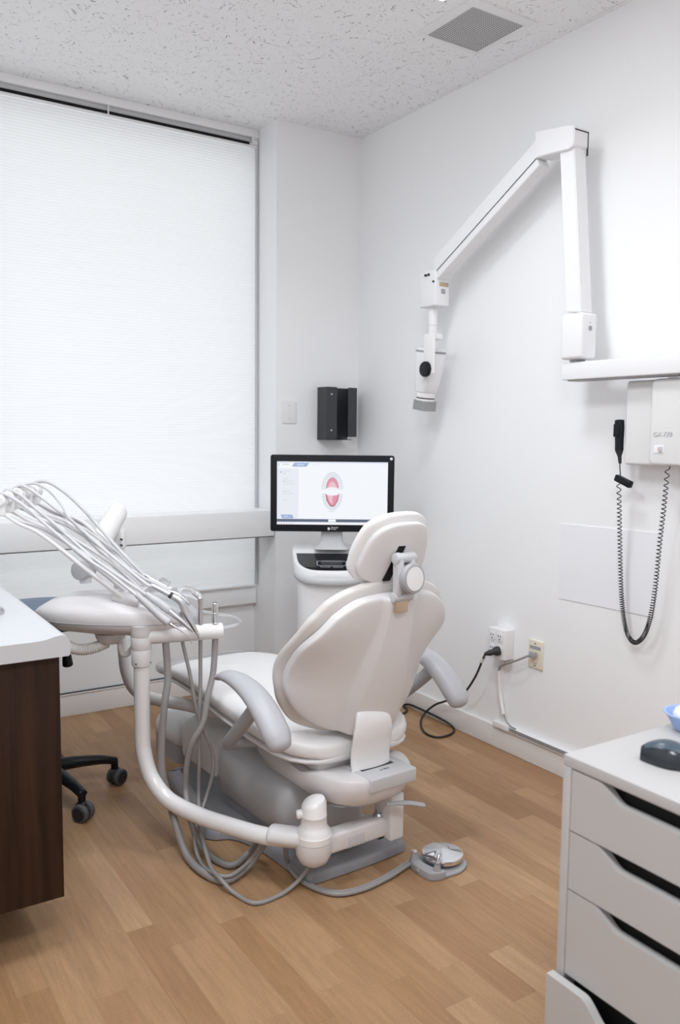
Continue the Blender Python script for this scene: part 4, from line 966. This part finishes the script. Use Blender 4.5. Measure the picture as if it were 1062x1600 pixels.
b = B(); box(b, (-0.036, -0.190, 0.806), (0.008, -0.180, 0.86), 0.002); obj('headrest_bar', b, M['brass'], t)
# armrests
for s_, nm in ((-1, 'L'), (1, 'R')):
    rx = (-0.325 if s_ < 0 else 0.345)
    b = B(); pa = [(rx+0.004*s_, 0.292, 0.556), (rx, 0.245, 0.570), (rx, 0.165, 0.571), (rx, 0.085, 0.553), (rx, 0.02, 0.518), (rx, -0.032, 0.476), (rx, -0.050, 0.452)]
    tube(b, pa, [0.010, 0.017, 0.022, 0.026, 0.030, 0.032, 0.030], 24, 8, up=(0, 0.35, 1), r2=[0.020, 0.030, 0.036, 0.040, 0.042, 0.042, 0.036], ends=0.75)
    ar = obj('armrest', b, M['arm'], t)
    b = B(); tube(b, [(rx, 0.075, 0.525), (rx-0.006*s_, 0.13, 0.475), (rx-0.02*s_, 0.25, 0.375), (rx-0.03*s_, 0.30, 0.335)], [0.017, 0.018, 0.019, 0.019], 14, 6, up=(1, 0, 0), r2=[0.022, 0.022, 0.022, 0.022], ends=0.7); tube(b, [(rx-0.03*s_, 0.30, 0.335), (rx-0.09*s_, 0.28, 0.335), (rx-0.17*s_, 0.25, 0.34)], 0.018, 12, 6); obj('arm_support', b, M['mgrey'], ar)
# ------------------------------------------------------------------ floorbox
t = thing('floor_box', 'light grey utility floor box beyond the dental chair base', 'floor box', (1.33, 3.13, 0), math.radians(3))
b = B(); stack(b, [(rrect(0.135, 0.130, 0.045), 0.0), (rrect(0.135, 0.130, 0.045), 0.070)]); obj('plinth', b, M['mgrey'], t)
b = B(); stack(b, [(rrect(0.134, 0.129, 0.045), 0.0705), (rrect(0.137, 0.132, 0.045), 0.075), (rrect(0.135, 0.130, 0.045), 0.11), (rrect(0.122, 0.117, 0.045), 0.145), (rrect(0.10, 0.095, 0.045), 0.162), (rrect(0.07, 0.065, 0.04), 0.166)]); obj('lid', b, M['xbox'], t, sharp=60)
b = B(); pb = catmull([(0.10, -0.06, 0.11), (0.12, -0.14, 0.13), (0.12, -0.21, 0.12), (0.11, -0.262, 0.10)], 14); rr_ = [0.030+0.004*(i % 2) for i in range(len(pb))]
tube(b, pb, rr_, 16, 0, ends=0.2); obj('bellows_hose', b, M['mgrey'], t, sharp=20)
# ------------------------------------------------------------------ delivery
HO = (0.857, 2.62, 0.655); HR = math.radians(-35)
t = thing('delivery_unit', 'ivory dental delivery head with whip arms and its curved support tube', 'delivery unit', HO, HR)
def hl(u, v, z): return Vector((u, v, z-0.655))
hst = [(-0.275, 0.02, 0.742, 0.756), (-0.262, 0.05, 0.733, 0.768), (-0.225, 0.092, 0.716, 0.790), (-0.16, 0.130, 0.699, 0.811), (-0.05, 0.148, 0.691, 0.818), (0.05, 0.150, 0.690, 0.815), (0.12, 0.142, 0.692, 0.806), (0.17, 0.122, 0.700, 0.790), (0.205, 0.09, 0.712, 0.772), (0.222, 0.05, 0.725, 0.760), (0.228, 0.015, 0.735, 0.750)]
def hring(u, hw, z0, z1): return superring(u, hw, z0-0.69, z1-0.69, 36, 2.5, 'x')
b = B(); loft(b, [hring(*s) for s in hst]); obj('control_head', b, M['shell'], t, sharp=70)
b = B(); loft(b, [[Vector((p.x, p.y, max(-0.6, min(1, p.z)))) for p in superring(s[0], s[1]+0.0012, 0.7405-0.69, 0.7435-0.69, 36, 8, 'x')] for s in hst[2:9]]); obj('head_seam', b, M['mgrey'], t)
b = B(); loft(b, [hring(u, w, a, c) for u, w, a, c in [(0.085, 0.10, 0.745, 0.805), (0.09, 0.112, 0.742, 0.815), (0.12, 0.116, 0.735, 0.815), (0.165, 0.106, 0.722, 0.800), (0.21, 0.085, 0.712, 0.778), (0.24, 0.055, 0.712, 0.760), (0.25, 0.02, 0.725, 0.748)]]); obj('front_cap', b, M['lgrey'], t, sharp=70)
b = B(); loft(b, [hring(u, w, a, c) for u, w, a, c in [(-0.02, 0.04, 0.81, 0.822), (0.0, 0.10, 0.80, 0.830), (0.06, 0.118, 0.78, 0.836), (0.088, 0.12, 0.775, 0.834)]]); obj('whip_hub', b, M['shell'], t, sharp=70)
# whip rods, one behind the other
VS = [-0.10, -0.05, 0.0, 0.05, 0.10]
rodA = [(0.052, -0.1, 0.77), (0.048, -0.05, 0.782), (0.046, 0.0, 0.789), (0.043, 0.05, 0.797), (0.042, 0.1, 0.801)]
rodB = [(-0.213, -0.1, 0.976), (-0.196, -0.05, 0.978), (-0.182, 0.0, 0.981), (-0.17, 0.05, 0.988), (-0.154, 0.1, 0.995)]
rodC = [(-0.339, -0.1, 1.046), (-0.333, -0.05, 1.051), (-0.325, 0.0, 1.057), (-0.321, 0.05, 1.061), (-0.316, 0.1, 1.066)]
gd = [(-0.34, -0.1, 1.081), (-0.334, -0.05, 1.087), (-0.326, 0.0, 1.094), (-0.32, 0.05, 1.097), (-0.313, 0.1, 1.098)]
for i in range(5):
    A_, B_, C_, G_ = [hl(*q) for q in (rodA[i], rodB[i], rodC[i], gd[i])]
    b = B(); tube(b, [A_-Vector((-0.02, 0, 0.03)), A_, (A_+B_)/2, B_, C_*0.6+B_*0.4+Vector((0, 0, -0.006)), C_], [0.0085, 0.0085, 0.0075, 0.007, 0.006, 0.006], 12, 5, ends=0.5); rd = obj('whip_rod', b, M['rod'], t)
    b = B(); lathe(b, [(0, -0.017), (0.016, -0.017), (0.021, -0.012), (0.0205, -0.006), (0.015, -0.003), (0.015, 0.003), (0.0205, 0.006), (0.021, 0.012), (0.016, 0.017), (0, 0.017)], axis_m(G_, (0.12, 1, 0)), 24)
    box(b, (G_.x-0.012, G_.y-0.010, G_.z-0.048), (G_.x+0.016, G_.y+0.010, G_.z), 0.005); obj('hose_guide', b, M['white'], rd)
# flexarm
def wl(p): return Matrix.Rotation(-HR, 3, 'Z') @ (Vector(p)-Vector(HO))
KN = Vector((0.7906, 2.8, 0.8347)); PV = Vector((0.9534, 2.93, 1.0106)); PB = Vector((0.9494, 2.93, 0.8959))
b = B(); cyl(b, wl((KN.x+0.005, KN.y, KN.z-0.01)), wl((KN.x+0.005, KN.y, 0.79)), 0.0195); obj('head_post', b, M['tubew'], t)
b = B(); cyl(b, wl(KN+Vector((-0.026, -0.020, 0))), wl(KN+Vector((0.026, 0.02, 0))), 0.034, bev=0.012); obj('knuckle', b, M['lgrey'], t)
b = B(); tube(b, [wl(KN), wl(KN*0.5+PV*0.5), wl(PV)], [0.036, 0.042, 0.038], 18, 6, up=(0, 0, 1), r2=[0.030, 0.034, 0.030], ends=0.9); obj('flexarm', b, M['white'], t)
tp = [(0.9532, 2.94, 0.9291), (0.958, 2.94, 0.7779), (0.9631, 2.94, 0.6367), (0.9652, 2.93, 0.5204), (0.9725, 2.92, 0.4268), (0.9982, 2.9, 0.3613), (1.0509, 2.86, 0.3302), (1.1333, 2.76, 0.3231), (1.2002, 2.66, 0.3145), (1.2512, 2.56, 0.3165)]
b = B(); tube(b, [wl(p) for p in tp], 0.0225, 18, 8); obj('support_tube', b, M['tubew'], t)
b = B(); q0 = Vector(tp[0]); box(b, (-0.026, -0.026, -0.055), (0.026, 0.026, 0.02), 0.012, mx=Matrix.Translation(wl(q0))); pvb = obj('pivot_block', b, M['white'], t)
b = B()
for px_ in ((0.9538, 2.9, 0.9151), (0.9535, 2.9, 0.8945)): cyl(b, wl(Vector(px_)+Vector((0, 0.02, 0))), wl(Vector(px_)+Vector((0, -0.004, 0))), 0.0035, seg=10)
obj('pivot_screws', b, M['gap'], pvb)
# underside boss, vacuum hose, handle loop
b = B(); lathe(b, [(0, -0.03), (0.03, -0.028), (0.045, -0.012), (0.05, 0.006), (0, 0.01)], Matrix.Translation(hl(-0.02, -0.05, 0.657))); obj('hose_boss', b, M['shell'], t)
pb = catmull([wl(p) for p in ((0.8048, 2.6, 0.6295), (0.7679, 2.6, 0.6177), (0.7304, 2.61, 0.6122), (0.6975, 2.62, 0.6205), (0.6502, 2.64, 0.6508))], 12); rr_ = [0.0165+0.0022*(i % 2) for i in range(len(pb))]
b = B(); tube(b, pb, rr_, 16, 0, ends=0.2); obj('corrugated_hose', b, M['base'], t, sharp=20)
b = B(); tube(b, [wl(p) for p in ((0.8336, 2.56, 0.6572), (0.833, 2.56, 0.6161), (0.8409, 2.56, 0.5943), (0.8521, 2.55, 0.5951), (0.8656, 2.54, 0.6162))], 0.009, 12, 6); obj('handle_loop', b, M['tubew'], t)
# ------------------------------------------------------------------ handpieces
def handpiece(name, label, hose_pts, hose_r, start):
    tt_ = thing(name, label, 'handpiece', start, 0, 'handpieces on the delivery head')
    bb = B(); tube(bb, hose_pts, hose_r, 10, 6); obj('hose', bb, M['hoselt'], tt_, True)
    return tt_
W = lambda p: Vector((HO[0]+math.cos(HR)*p[0]-math.sin(HR)*p[1], HO[1]+math.sin(HR)*p[0]+math.cos(HR)*p[1], p[2]))
def hose_path(i, low, top, lift=0.010):
    """from the head along the rod, under the guide, round it and back over the top to the handpiece"""
    return [W(p) for p in low]+[W((gd[i][0]-0.020, gd[i][1], gd[i][2]-0.020)), W((gd[i][0]-0.024, gd[i][1], gd[i][2]+0.004)), W((gd[i][0]-0.006, gd[i][1], gd[i][2]+0.023))]+[W(p) for p in top]
hp = []
top = [(-0.304, -0.1, 1.09), (-0.249, -0.1, 1.051), (-0.194, -0.1, 1.002), (-0.082, -0.1, 0.91), (0.005, -0.13, 0.863), (0.107, -0.165, 0.798)]
low = [(0.092, -0.085, 0.774), (-0.031, -0.085, 0.877), (-0.206, -0.085, 0.988), (-0.288, -0.09, 1.017), (-0.335, -0.1, 1.04)]
t = handpiece('dental_handpiece', 'lowest handpiece on the delivery head, silver scaler ending in a thin bent tip', hose_path(0, low, top), 0.0058, W(top[-1]))
b = B(); tube(b, [W(p) for p in ((0.099, -0.165, 0.806), (0.134, -0.165, 0.775), (0.168, -0.165, 0.744), (0.192, -0.165, 0.725))], [0.0085, 0.0105, 0.0115, 0.0125], 16, 5, ends=0.6); obj('grip', b, M['lgrey'], t, True)
b = B(); tube(b, [W(p) for p in ((0.199, -0.165, 0.719), (0.219, -0.165, 0.708), (0.242, -0.165, 0.693), (0.254, -0.165, 0.683), (0.265, -0.165, 0.66))], [0.005, 0.0032, 0.0020, 0.0016, 0.001], 10, 5, ends=0.6); obj('tip', b, M['steel'], t, True)
top = [(-0.299, -0.05, 1.094), (-0.251, -0.05, 1.052), (-0.193, -0.05, 1.005), (-0.071, -0.08, 0.911), (0.06, -0.145, 0.845), (0.127, -0.145, 0.8)]
low = [(0.086, -0.04, 0.789), (-0.025, -0.04, 0.886), (-0.179, -0.04, 0.981), (-0.268, -0.04, 1.013), (-0.329, -0.05, 1.043)]
t = handpiece('dental_handpiece', 'middle straight handpiece with a thick grey sleeve and dark pointed tip', hose_path(1, low, top), 0.0058, W(top[-1]))
b = B(); tube(b, [W(p) for p in ((0.123, -0.145, 0.806), (0.14, -0.145, 0.793), (0.156, -0.145, 0.783), (0.191, -0.145, 0.756))], [0.008, 0.0105, 0.012, 0.012], 16, 5, ends=0.4); obj('sleeve', b, M['lgrey'], t, True)
b = B(); tube(b, [W(p) for p in ((0.191, -0.145, 0.756), (0.214, -0.145, 0.737), (0.234, -0.145, 0.721), (0.255, -0.145, 0.7))], [0.0105, 0.009, 0.007, 0.005], 16, 5, ends=0.5); obj('grip', b, M['steel'], t, True)
b = B(); tube(b, [W(p) for p in ((0.251, -0.145, 0.704), (0.263, -0.145, 0.692))], [0.005, 0.0025], 10, 0, ends=0.5); obj('tip', b, M['mgrey'], t, True)
top = [(-0.307, 0.0, 1.119), (-0.262, 0.0, 1.091), (-0.211, 0.0, 1.052), (-0.154, 0.0, 1.008), (-0.024, -0.05, 0.916), (0.107, -0.115, 0.836), (0.135, -0.115, 0.823)]
low = [(0.079, 0.01, 0.801), (-0.02, 0.01, 0.891), (-0.164, 0.01, 0.988), (-0.247, 0.01, 1.02), (-0.321, 0.0, 1.049)]
t = handpiece('dental_handpiece', 'angled chrome turbine handpiece bent down over the front of the delivery head', hose_path(2, low, top), 0.0056, W(top[-1]))
b = B(); tube(b, [W(p) for p in ((0.129, -0.115, 0.828), (0.156, -0.115, 0.815), (0.192, -0.115, 0.796))], [0.0075, 0.0085, 0.0095], 16, 5, ends=0.4); obj('coupling', b, M['steel'], t, True)
b = B(); tube(b, [W(p) for p in ((0.186, -0.115, 0.8), (0.194, -0.115, 0.794))], 0.0102, 16, 0, ends=0.1); obj('coupling_band', b, M['gap'], t, True)
b = B(); tube(b, [W(p) for p in ((0.196, -0.115, 0.794), (0.214, -0.115, 0.784), (0.224, -0.115, 0.772), (0.235, -0.115, 0.745), (0.251, -0.115, 0.715), (0.267, -0.115, 0.687))], [0.0105, 0.0125, 0.0125, 0.011, 0.0095, 0.0065], 16, 6, ends=0.5); obj('grip', b, M['steel'], t, True)
b = B(); tube(b, [W(p) for p in ((0.267, -0.115, 0.687), (0.278, -0.115, 0.665))], [0.006, 0.0035], 12, 0, ends=0.5); obj('tip', b, M['mgrey'], t, True)
top = [(-0.29, 0.05, 1.124), (-0.25, 0.05, 1.104), (-0.211, 0.05, 1.061), (-0.144, -0.05, 1.024), (-0.109, 0.0, 0.961), (-0.007, 0.0, 0.884), (0.104, -0.05, 0.828)]
low = [(0.065, 0.06, 0.808), (-0.035, 0.06, 0.904), (-0.151, 0.06, 0.987), (-0.235, 0.06, 1.019), (-0.313, 0.05, 1.055)]
t = handpiece('dental_handpiece', 'handpiece on the thinnest hose, half hidden behind the chrome turbine handpiece', hose_path(3, low, top), 0.0040, W(top[-1]))
b = B(); tube(b, [W(p) for p in ((0.099, -0.05, 0.832), (0.132, -0.05, 0.817), (0.164, -0.05, 0.797))], [0.007, 0.0085, 0.009], 14, 5, ends=0.5); obj('grip', b, M['lgrey'], t, True)
b = B(); tube(b, [W(p) for p in ((0.164, -0.05, 0.797), (0.201, -0.05, 0.785), (0.233, -0.05, 0.757))], [0.008, 0.007, 0.006], 14, 5, ends=0.5); obj('tip', b, M['steel'], t, True)
top = [(-0.288, 0.1, 1.13), (-0.256, 0.1, 1.122), (-0.206, 0.1, 1.088), (-0.149, 0.1, 1.034), (-0.102, 0.1, 0.981), (0.002, 0.02, 0.904), (0.066, 0.02, 0.838), (0.085, 0.02, 0.828)]
low = [(0.069, 0.11, 0.804), (-0.017, 0.11, 0.867), (-0.134, 0.11, 0.975), (-0.222, 0.11, 1.006), (-0.307, 0.1, 1.057)]
t = handpiece('dental_handpiece', 'farthest handpiece with a clear block, its hose arching highest over the others', hose_path(4, low, top), 0.0060, W(top[-1]))
b = B(); tube(b, [W(p) for p in ((0.076, 0.02, 0.834), (0.106, 0.02, 0.814), (0.147, 0.02, 0.792))], [0.0075, 0.008, 0.0085], 14, 5, ends=0.5); obj('grip', b, M['chrome'], t, True)
b = B(); c_ = W((0.113, 0.1, 0.795)); box(b, (-0.018, -0.010, -0.016), (0.018, 0.010, 0.016), 0.003, mx=Matrix.Translation(c_) @ Matrix.Rotation(0.6, 4, 'Y')); obj('clear_block', b, M['clear'], t, True)
b = B(); tube(b, [W(p) for p in ((0.147, 0.02, 0.792), (0.189, 0.02, 0.776), (0.209, 0.02, 0.738))], [0.008, 0.011, 0.010], 14, 5, ends=0.5); obj('tip', b, M['white'], t, True)
# ------------------------------------------------------------------ assistant
JP = Vector((1.183, 1.95, 0))
t = thing('assistant_arm', 'white assistant arm with curved tube column and horizontal holder bar', 'instrument arm', tuple(JP))
b = B(); lathe(b, [(0, 0.078), (0.022, 0.08), (0.040, 0.092), (0.050, 0.112), (0.0525, 0.135), (0.0525, 0.152)], Matrix.Translation(JP), 36); obj('joint_bowl', b, M['shell'], t, True)
b = B(); lathe(b, [(0.0525, 0.1535), (0.0525, 0.172), (0.049, 0.176), (0.0485, 0.182), (0.040, 0.192), (0.0375, 0.198), (0.0365, 0.225), (0.0375, 0.2265), (0.0365, 0.228), (0.0355, 0.258), (0.030, 0.268), (0.015, 0.273), (0, 0.274)], Matrix.Translation(JP), 36)
for v in b.verts:
    if v.co.z > 0.235: v.co.z += (v.co.x-JP.x)*0.30*(v.co.z-0.235)/0.035
jh = obj('joint_cap', b, M['white'], t, True)
b = B(); cyl(b, JP+Vector((-0.03, 0.01, 0.232)), JP+Vector((-0.047, 0.018, 0.230)), 0.013, bev=0.005); obj('brake_button', b, M['white'], jh, False)
cx_, cy_ = 0.868, 2.465
pts_t = [(1.142, 1.982, 0.150), (1.08, 2.05, 0.148), (1.02, 2.165, 0.146), (0.965, 2.275, 0.150), (0.914, 2.37, 0.172), (0.884, 2.43, 0.225), (0.870, 2.458, 0.30), (0.868, 2.465, 0.38), (0.868, 2.465, 0.60)]
b = B(); tube(b, pts_t, 0.0248, 20, 10); obj('column_tube', b, M['tubew'], t, True)
b = B(); tube(b, [(1.160, 1.965, 0.158), (1.128, 1.995, 0.158), (1.095, 2.035, 0.156)], 0.027, 18, 6, up=(0, 0, 1), r2=0.036, ends=0.4); obj('arm_clamp', b, M['shell'], t, True)
b = B(); lathe(b, [(0.024, 0.575), (0.029, 0.578), (0.030, 0.585), (0.0315, 0.628), (0.031, 0.629), (0.0315, 0.630), (0.032, 0.668), (0.0315, 0.669), (0.032, 0.670), (0.0325, 0.684), (0.036, 0.705), (0.02, 0.707), (0, 0.707)], Matrix.Translation((cx_, cy_, 0)), 32); obj('collar', b, M['shell'], t, True)
b = B()
for a in (-2.5, -0.75): cyl(b, (cx_+0.024*math.cos(a), cy_+0.024*math.sin(a), 0.588), (cx_+0.0305*math.cos(a), cy_+0.0305*math.sin(a), 0.588), 0.003, seg=10)
obj('collar_screws', b, M['gap'], t, True)
bd = Vector((0.975, -0.22, 0)).normalized(); b0 = Vector((cx_, cy_, 0.668)); b1 = b0+bd*0.252
b = B(); tube(b, [b0, b0+bd*0.12, b1], 0.0255, 22, 4, up=(0, 0, 1), ends=0.12); obj('holder_bar', b, M['tubew'], t, True)
# bracket back to the chair
b = B(); box(b, (0, -0.026, 0.104), (0.275, 0.026, 0.162), 0.010, mx=Matrix.Translation(JP) @ Matrix.Rotation(math.radians(2), 4, 'Z')); br = obj('chair_link', b, M['shell'], t, True)
b = B()
for i in range(7): box(b, (0.10+i*0.009, -0.0275, 0.108), (0.105+i*0.009, -0.024, 0.142), 0.001, mx=Matrix.Translation(JP) @ Matrix.Rotation(math.radians(2), 4, 'Z'))
obj('grip_ribs', b, M['lgrey'], br, False)
b = B(); lathe(b, [(0, 0), (0.016, 0), (0.017, 0.004), (0.013, 0.010), (0.008, 0.010), (0.008, 0.006), (0, 0.006)], Matrix.Translation((JP.x+0.232, JP.y+0.010, 0.162)), 24); obj('link_bolt', b, M['steel'], br, False)
# clear tray lip
b = B(); tube(b, [(1.0755, 2.56, 0.6425), (1.1266, 2.52, 0.6468), (1.2105, 2.52, 0.652), (1.2539, 2.56, 0.6501), (1.2536, 2.62, 0.6564), (1.1846, 2.66, 0.6723), (1.118, 2.66, 0.6907)], 0.0042, 10, 8); obj('tray_rail', b, M['clear'], t, True)
# ------------------------------------------------------------------ suction
def suction(label, bx, rods, hose, hr, name='suction_handpiece', cat='suction hose'):
    p = b0+bd*bx
    tt_ = thing(name, label, cat, (p.x, p.y, 0.66), 0, 'suction lines on the holder bar')
    for nm, prof, mm in rods:
        bb = B(); lathe(bb, prof, Matrix.Translation((p.x, p.y, 0)), 20); obj(nm, bb, mm, tt_, True)
    bb = B(); tube(bb, [Vector((p.x, p.y, 0.662)), Vector((p.x, p.y, 0.635))]+[Vector(q) for q in hose], hr, 12, 8); obj('hose', bb, M['hose'], tt_, True)
    return tt_
suction('thick grey suction hose hanging nearest the white column', 0.075,
  [('valve_body', [(0, 0.690), (0.012, 0.690), (0.0125, 0.696), (0.010, 0.697), (0.0095, 0.728), (0, 0.729)], M['base']), ('valve_ring', [(0.0096, 0.690), (0.0135, 0.690), (0.0135, 0.696), (0.0096, 0.697)], M['mgrey'])],
  [(0.9391, 2.43, 0.5337), (0.9241, 2.42, 0.4573), (0.9148, 2.42, 0.3569), (0.9138, 2.42, 0.2502), (0.9319, 2.42, 0.1674), (0.924, 2.3481, 0.115), (0.9383, 2.2881, 0.025), (0.9478, 2.1859, 0.013), (0.9839, 2.1096, 0.013), (1.0698, 2.1338, 0.022), (1.1048, 2.1033, 0.095)], 0.0112)
suction('thin suction hose second from the white column, bowing out to the right', 0.128,
  [('valve_body', [(0, 0.690), (0.010, 0.690), (0.0105, 0.70), (0.0088, 0.712), (0.0088, 0.740), (0, 0.742)], M['lgrey']), ('valve_lever', [(0.0088, 0.728), (0.011, 0.728), (0.011, 0.738), (0.0088, 0.738)], M['steel'])],
  [(1.0072, 2.42, 0.5465), (1.0218, 2.41, 0.4436), (1.0431, 2.4, 0.3637), (1.0735, 2.4, 0.2864), (1.0754, 2.4, 0.2098), (1.0485, 2.4, 0.1225), (0.9802, 2.3227, 0.06), (0.9673, 2.2542, 0.012), (0.9589, 2.1382, 0.03), (0.9952, 2.0992, 0.03), (1.0712, 2.1281, 0.04), (1.0914, 2.0859, 0.11)], 0.0058)
t = suction('thin grey hose with a silver lever syringe standing on the holder bar', 0.183,
  [('syringe_body', [(0, 0.690), (0.009, 0.690), (0.0092, 0.71), (0.0075, 0.735), (0.009, 0.768), (0.0105, 0.778), (0.006, 0.784), (0, 0.785)], M['steel'])],
  [(1.0394, 2.41, 0.5028), (1.0325, 2.4, 0.428), (1.0295, 2.4, 0.2702), (1.0265, 2.4, 0.1319), (0.9907, 2.2931, 0.08), (0.9651, 2.1743, 0.035), (0.9592, 2.0864, 0.035), (0.9818, 2.0418, 0.008), (1.0078, 1.9708, 0.007), (1.0833, 1.9695, 0.007), (1.1529, 1.9863, 0.02), (1.184, 1.9642, 0.075)], 0.0062, 'syringe_line', 'syringe')
p_ = b0+bd*0.183
b = B(); tube(b, [(p_.x, p_.y, 0.776), (p_.x-0.012, p_.y, 0.784), (p_.x-0.026, p_.y+0.002, 0.796)], [0.006, 0.005, 0.003], 10, 5, ends=0.6); obj('lever', b, M['steel'], t, True)
b = B(); tube(b, [(p_.x+0.005, p_.y+0.004, 0.775), (p_.x-0.015, p_.y+0.05, 0.79), (p_.x-0.05, p_.y+0.10, 0.785)], [0.016, 0.018, 0.015], 14, 5, up=(0, 0, 1), r2=[0.010, 0.014, 0.016], ends=0.6); obj('wrapped_nozzle', b, M['clear'], t, True)
suction('thick grey suction hose below the chrome valve at the bar end', 0.230,
  [('valve_body', [(0, 0.690), (0.0125, 0.690), (0.0125, 0.695), (0.0105, 0.697), (0.0098, 0.722), (0.0115, 0.723), (0.0115, 0.727), (0.0098, 0.728), (0.0098, 0.758), (0.008, 0.760), (0.008, 0.755), (0, 0.755)], M['chrome'])],
  [(1.0789, 2.4, 0.5408), (1.0478, 2.38, 0.4579), (1.0301, 2.37, 0.3919), (0.9997, 2.38, 0.3327), (0.9884, 2.4, 0.2579), (0.9876, 2.41, 0.1688), (0.9725, 2.3437, 0.115), (0.9897, 2.3155, 0.04), (1.0071, 2.2499, 0.013), (1.0369, 2.1782, 0.013), (1.1039, 2.1931, 0.03), (1.1087, 2.1353, 0.1)], 0.0100)
# ------------------------------------------------------------------ footcontrol
FP = Vector((1.5917, 1.8738, 0.02))
t = thing('foot_control', 'round chrome disc foot control on the floor right of the chair', 'foot control', (FP.x, FP.y, 0))
b = B(); slab(b, smooth_outline([(0.072, 0), (0.062, 0.04), (0.03, 0.068), (-0.01, 0.074), (-0.05, 0.066), (-0.072, 0.055), (-0.092, 0.030), (-0.098, -0.01), (-0.092, -0.05), (-0.07, -0.066), (-0.03, -0.074), (0.02, -0.072), (0.06, -0.045)], 6), 0.0, 0.010, 0.004); obj('base', b, M['mgrey'], t)
b = B(); slab(b, smooth_outline([(-0.066, 0.050), (-0.085, 0.050), (-0.100, 0.02), (-0.102, -0.02), (-0.092, -0.060), (-0.060, -0.075), (-0.045, -0.070), (-0.062, -0.045), (-0.070, 0.0)], 6), 0.0, 0.026, 0.004); obj('valve_block', b, M['mgrey'], t)
b = B(); lathe(b, [(0, 0.018), (0.058, 0.018), (0.063, 0.022), (0.0635, 0.030), (0.062, 0.034), (0.0, 0.049)], Matrix.Translation((0.006, 0.004, 0)), 64); obj('disc', b, M['chrome'], t, sharp=25)
for q, (x, y) in enumerate(((-0.083, 0.030), (-0.066, -0.058))):
    b = B(); lathe(b, [(0, 0.025), (0.012, 0.025), (0.010, 0.036), (0.009, 0.044), (0, 0.044)], Matrix.Translation((x, y, 0)), 20); o = obj('valve_stem', b, M['mgrey'], t)
    b = B(); cyl(b, (x, y, 0.044), (x, y, 0.052), 0.0085, bev=0.002)
    if q: tube(b, [(x+0.002, y, 0.052), (x+0.006, y+0.003, 0.060), (x+0.011, y+0.006, 0.066)], [0.004, 0.0045, 0.005], 10, 4)
    obj('valve_knob', b, M['chrome'] if not q else M['steel'], o)
e_ = Vector((-0.100, -0.012, 0.013))
cb0 = Vector((FP.x, FP.y, 0))+e_
pts = [cb0, (1.4982, 1.9045, 0.012), (1.3978, 1.8808, 0.01), (1.2967, 1.8684, 0.009), (1.2208, 1.888, 0.009), (1.1815, 1.9555, 0.009), (1.171, 2.0251, 0.01), (1.1769, 2.0852, 0.022), (1.1525, 2.0539, 0.09), (1.1738, 2.0616, 0.13)]
b = B(); tube(b, [Vector(p) for p in pts], 0.0068, 12, 8); obj('tubing', b, M['hose'], t, True)
b = B(); tube(b, [Vector(p)+Vector((0.003, 0.012, 0.0)) for p in pts], 0.0058, 12, 8); obj('tubing', b, M['hose'], t, True)
# ------------------------------------------------------------------ light
w = bpy.data.worlds.new('daylight'); scene.world = w; w.use_nodes = True
bg = w.node_tree.nodes['Background']; bg.inputs[0].default_value = (0.95, 0.975, 1.0, 1); bg.inputs[1].default_value = WORLD
def area(name, loc, size, power, rot=(0, 0, 0), col=(0.97, 0.985, 1.0), shape='DISK', sy=None):
    l = bpy.data.lights.new(name, 'AREA'); l.shape = shape; l.size = size; l.energy = power; l.color = col
    if sy: l.size_y = sy
    o = bpy.data.objects.new(name, l); COL.objects.link(o); o.location = loc; o.rotation_euler = rot; return o
for x, y, p, sp_, size_ in LIGHTS:
    o = area('panel_and_fill_light', (x, y, CZ-0.0085), 0.6, p, shape='SQUARE', col=LCOL)  # panel lamp first, then fill lamps added without fixtures, out of view
    o.data.size = size_
    o.data.spread = math.radians(sp_)
# ------------------------------------------------------------------ camera
cam = bpy.data.cameras.new('camera'); co = bpy.data.objects.new('camera', cam); COL.objects.link(co)
cam.sensor_fit = 'VERTICAL'; cam.sensor_height = 36.0; cam.lens = 1311.50353/1600*36.0
yaw, pit, rol = 0.57368045, -0.09405054, 0.01065019
d = Vector((math.sin(yaw)*math.cos(pit), math.cos(yaw)*math.cos(pit), math.sin(pit))); r = Vector((math.cos(yaw), -math.sin(yaw), 0)); u = r.cross(d)
r2 = r*math.cos(rol)+u*math.sin(rol); u2 = -r*math.sin(rol)+u*math.cos(rol)
co.matrix_world = basis((0, 0, 1.3), r2, u2, -d)
cam.clip_start = 0.02
cam.dof.use_dof = True; cam.dof.focus_distance = 2.75; cam.dof.aperture_fstop = 3.5
scene.camera = co
vs = scene.view_settings
vs.view_transform = 'Standard'; vs.look = 'None'; vs.gamma = 1.0; vs.use_curve_mapping = False; vs.exposure = EXPO
scene.cycles.use_denoising = True
scene.cycles.max_bounces = 10; scene.cycles.diffuse_bounces = 6; scene.cycles.transmission_bounces = 8
scene.cycles.sample_clamp_indirect = 8.0
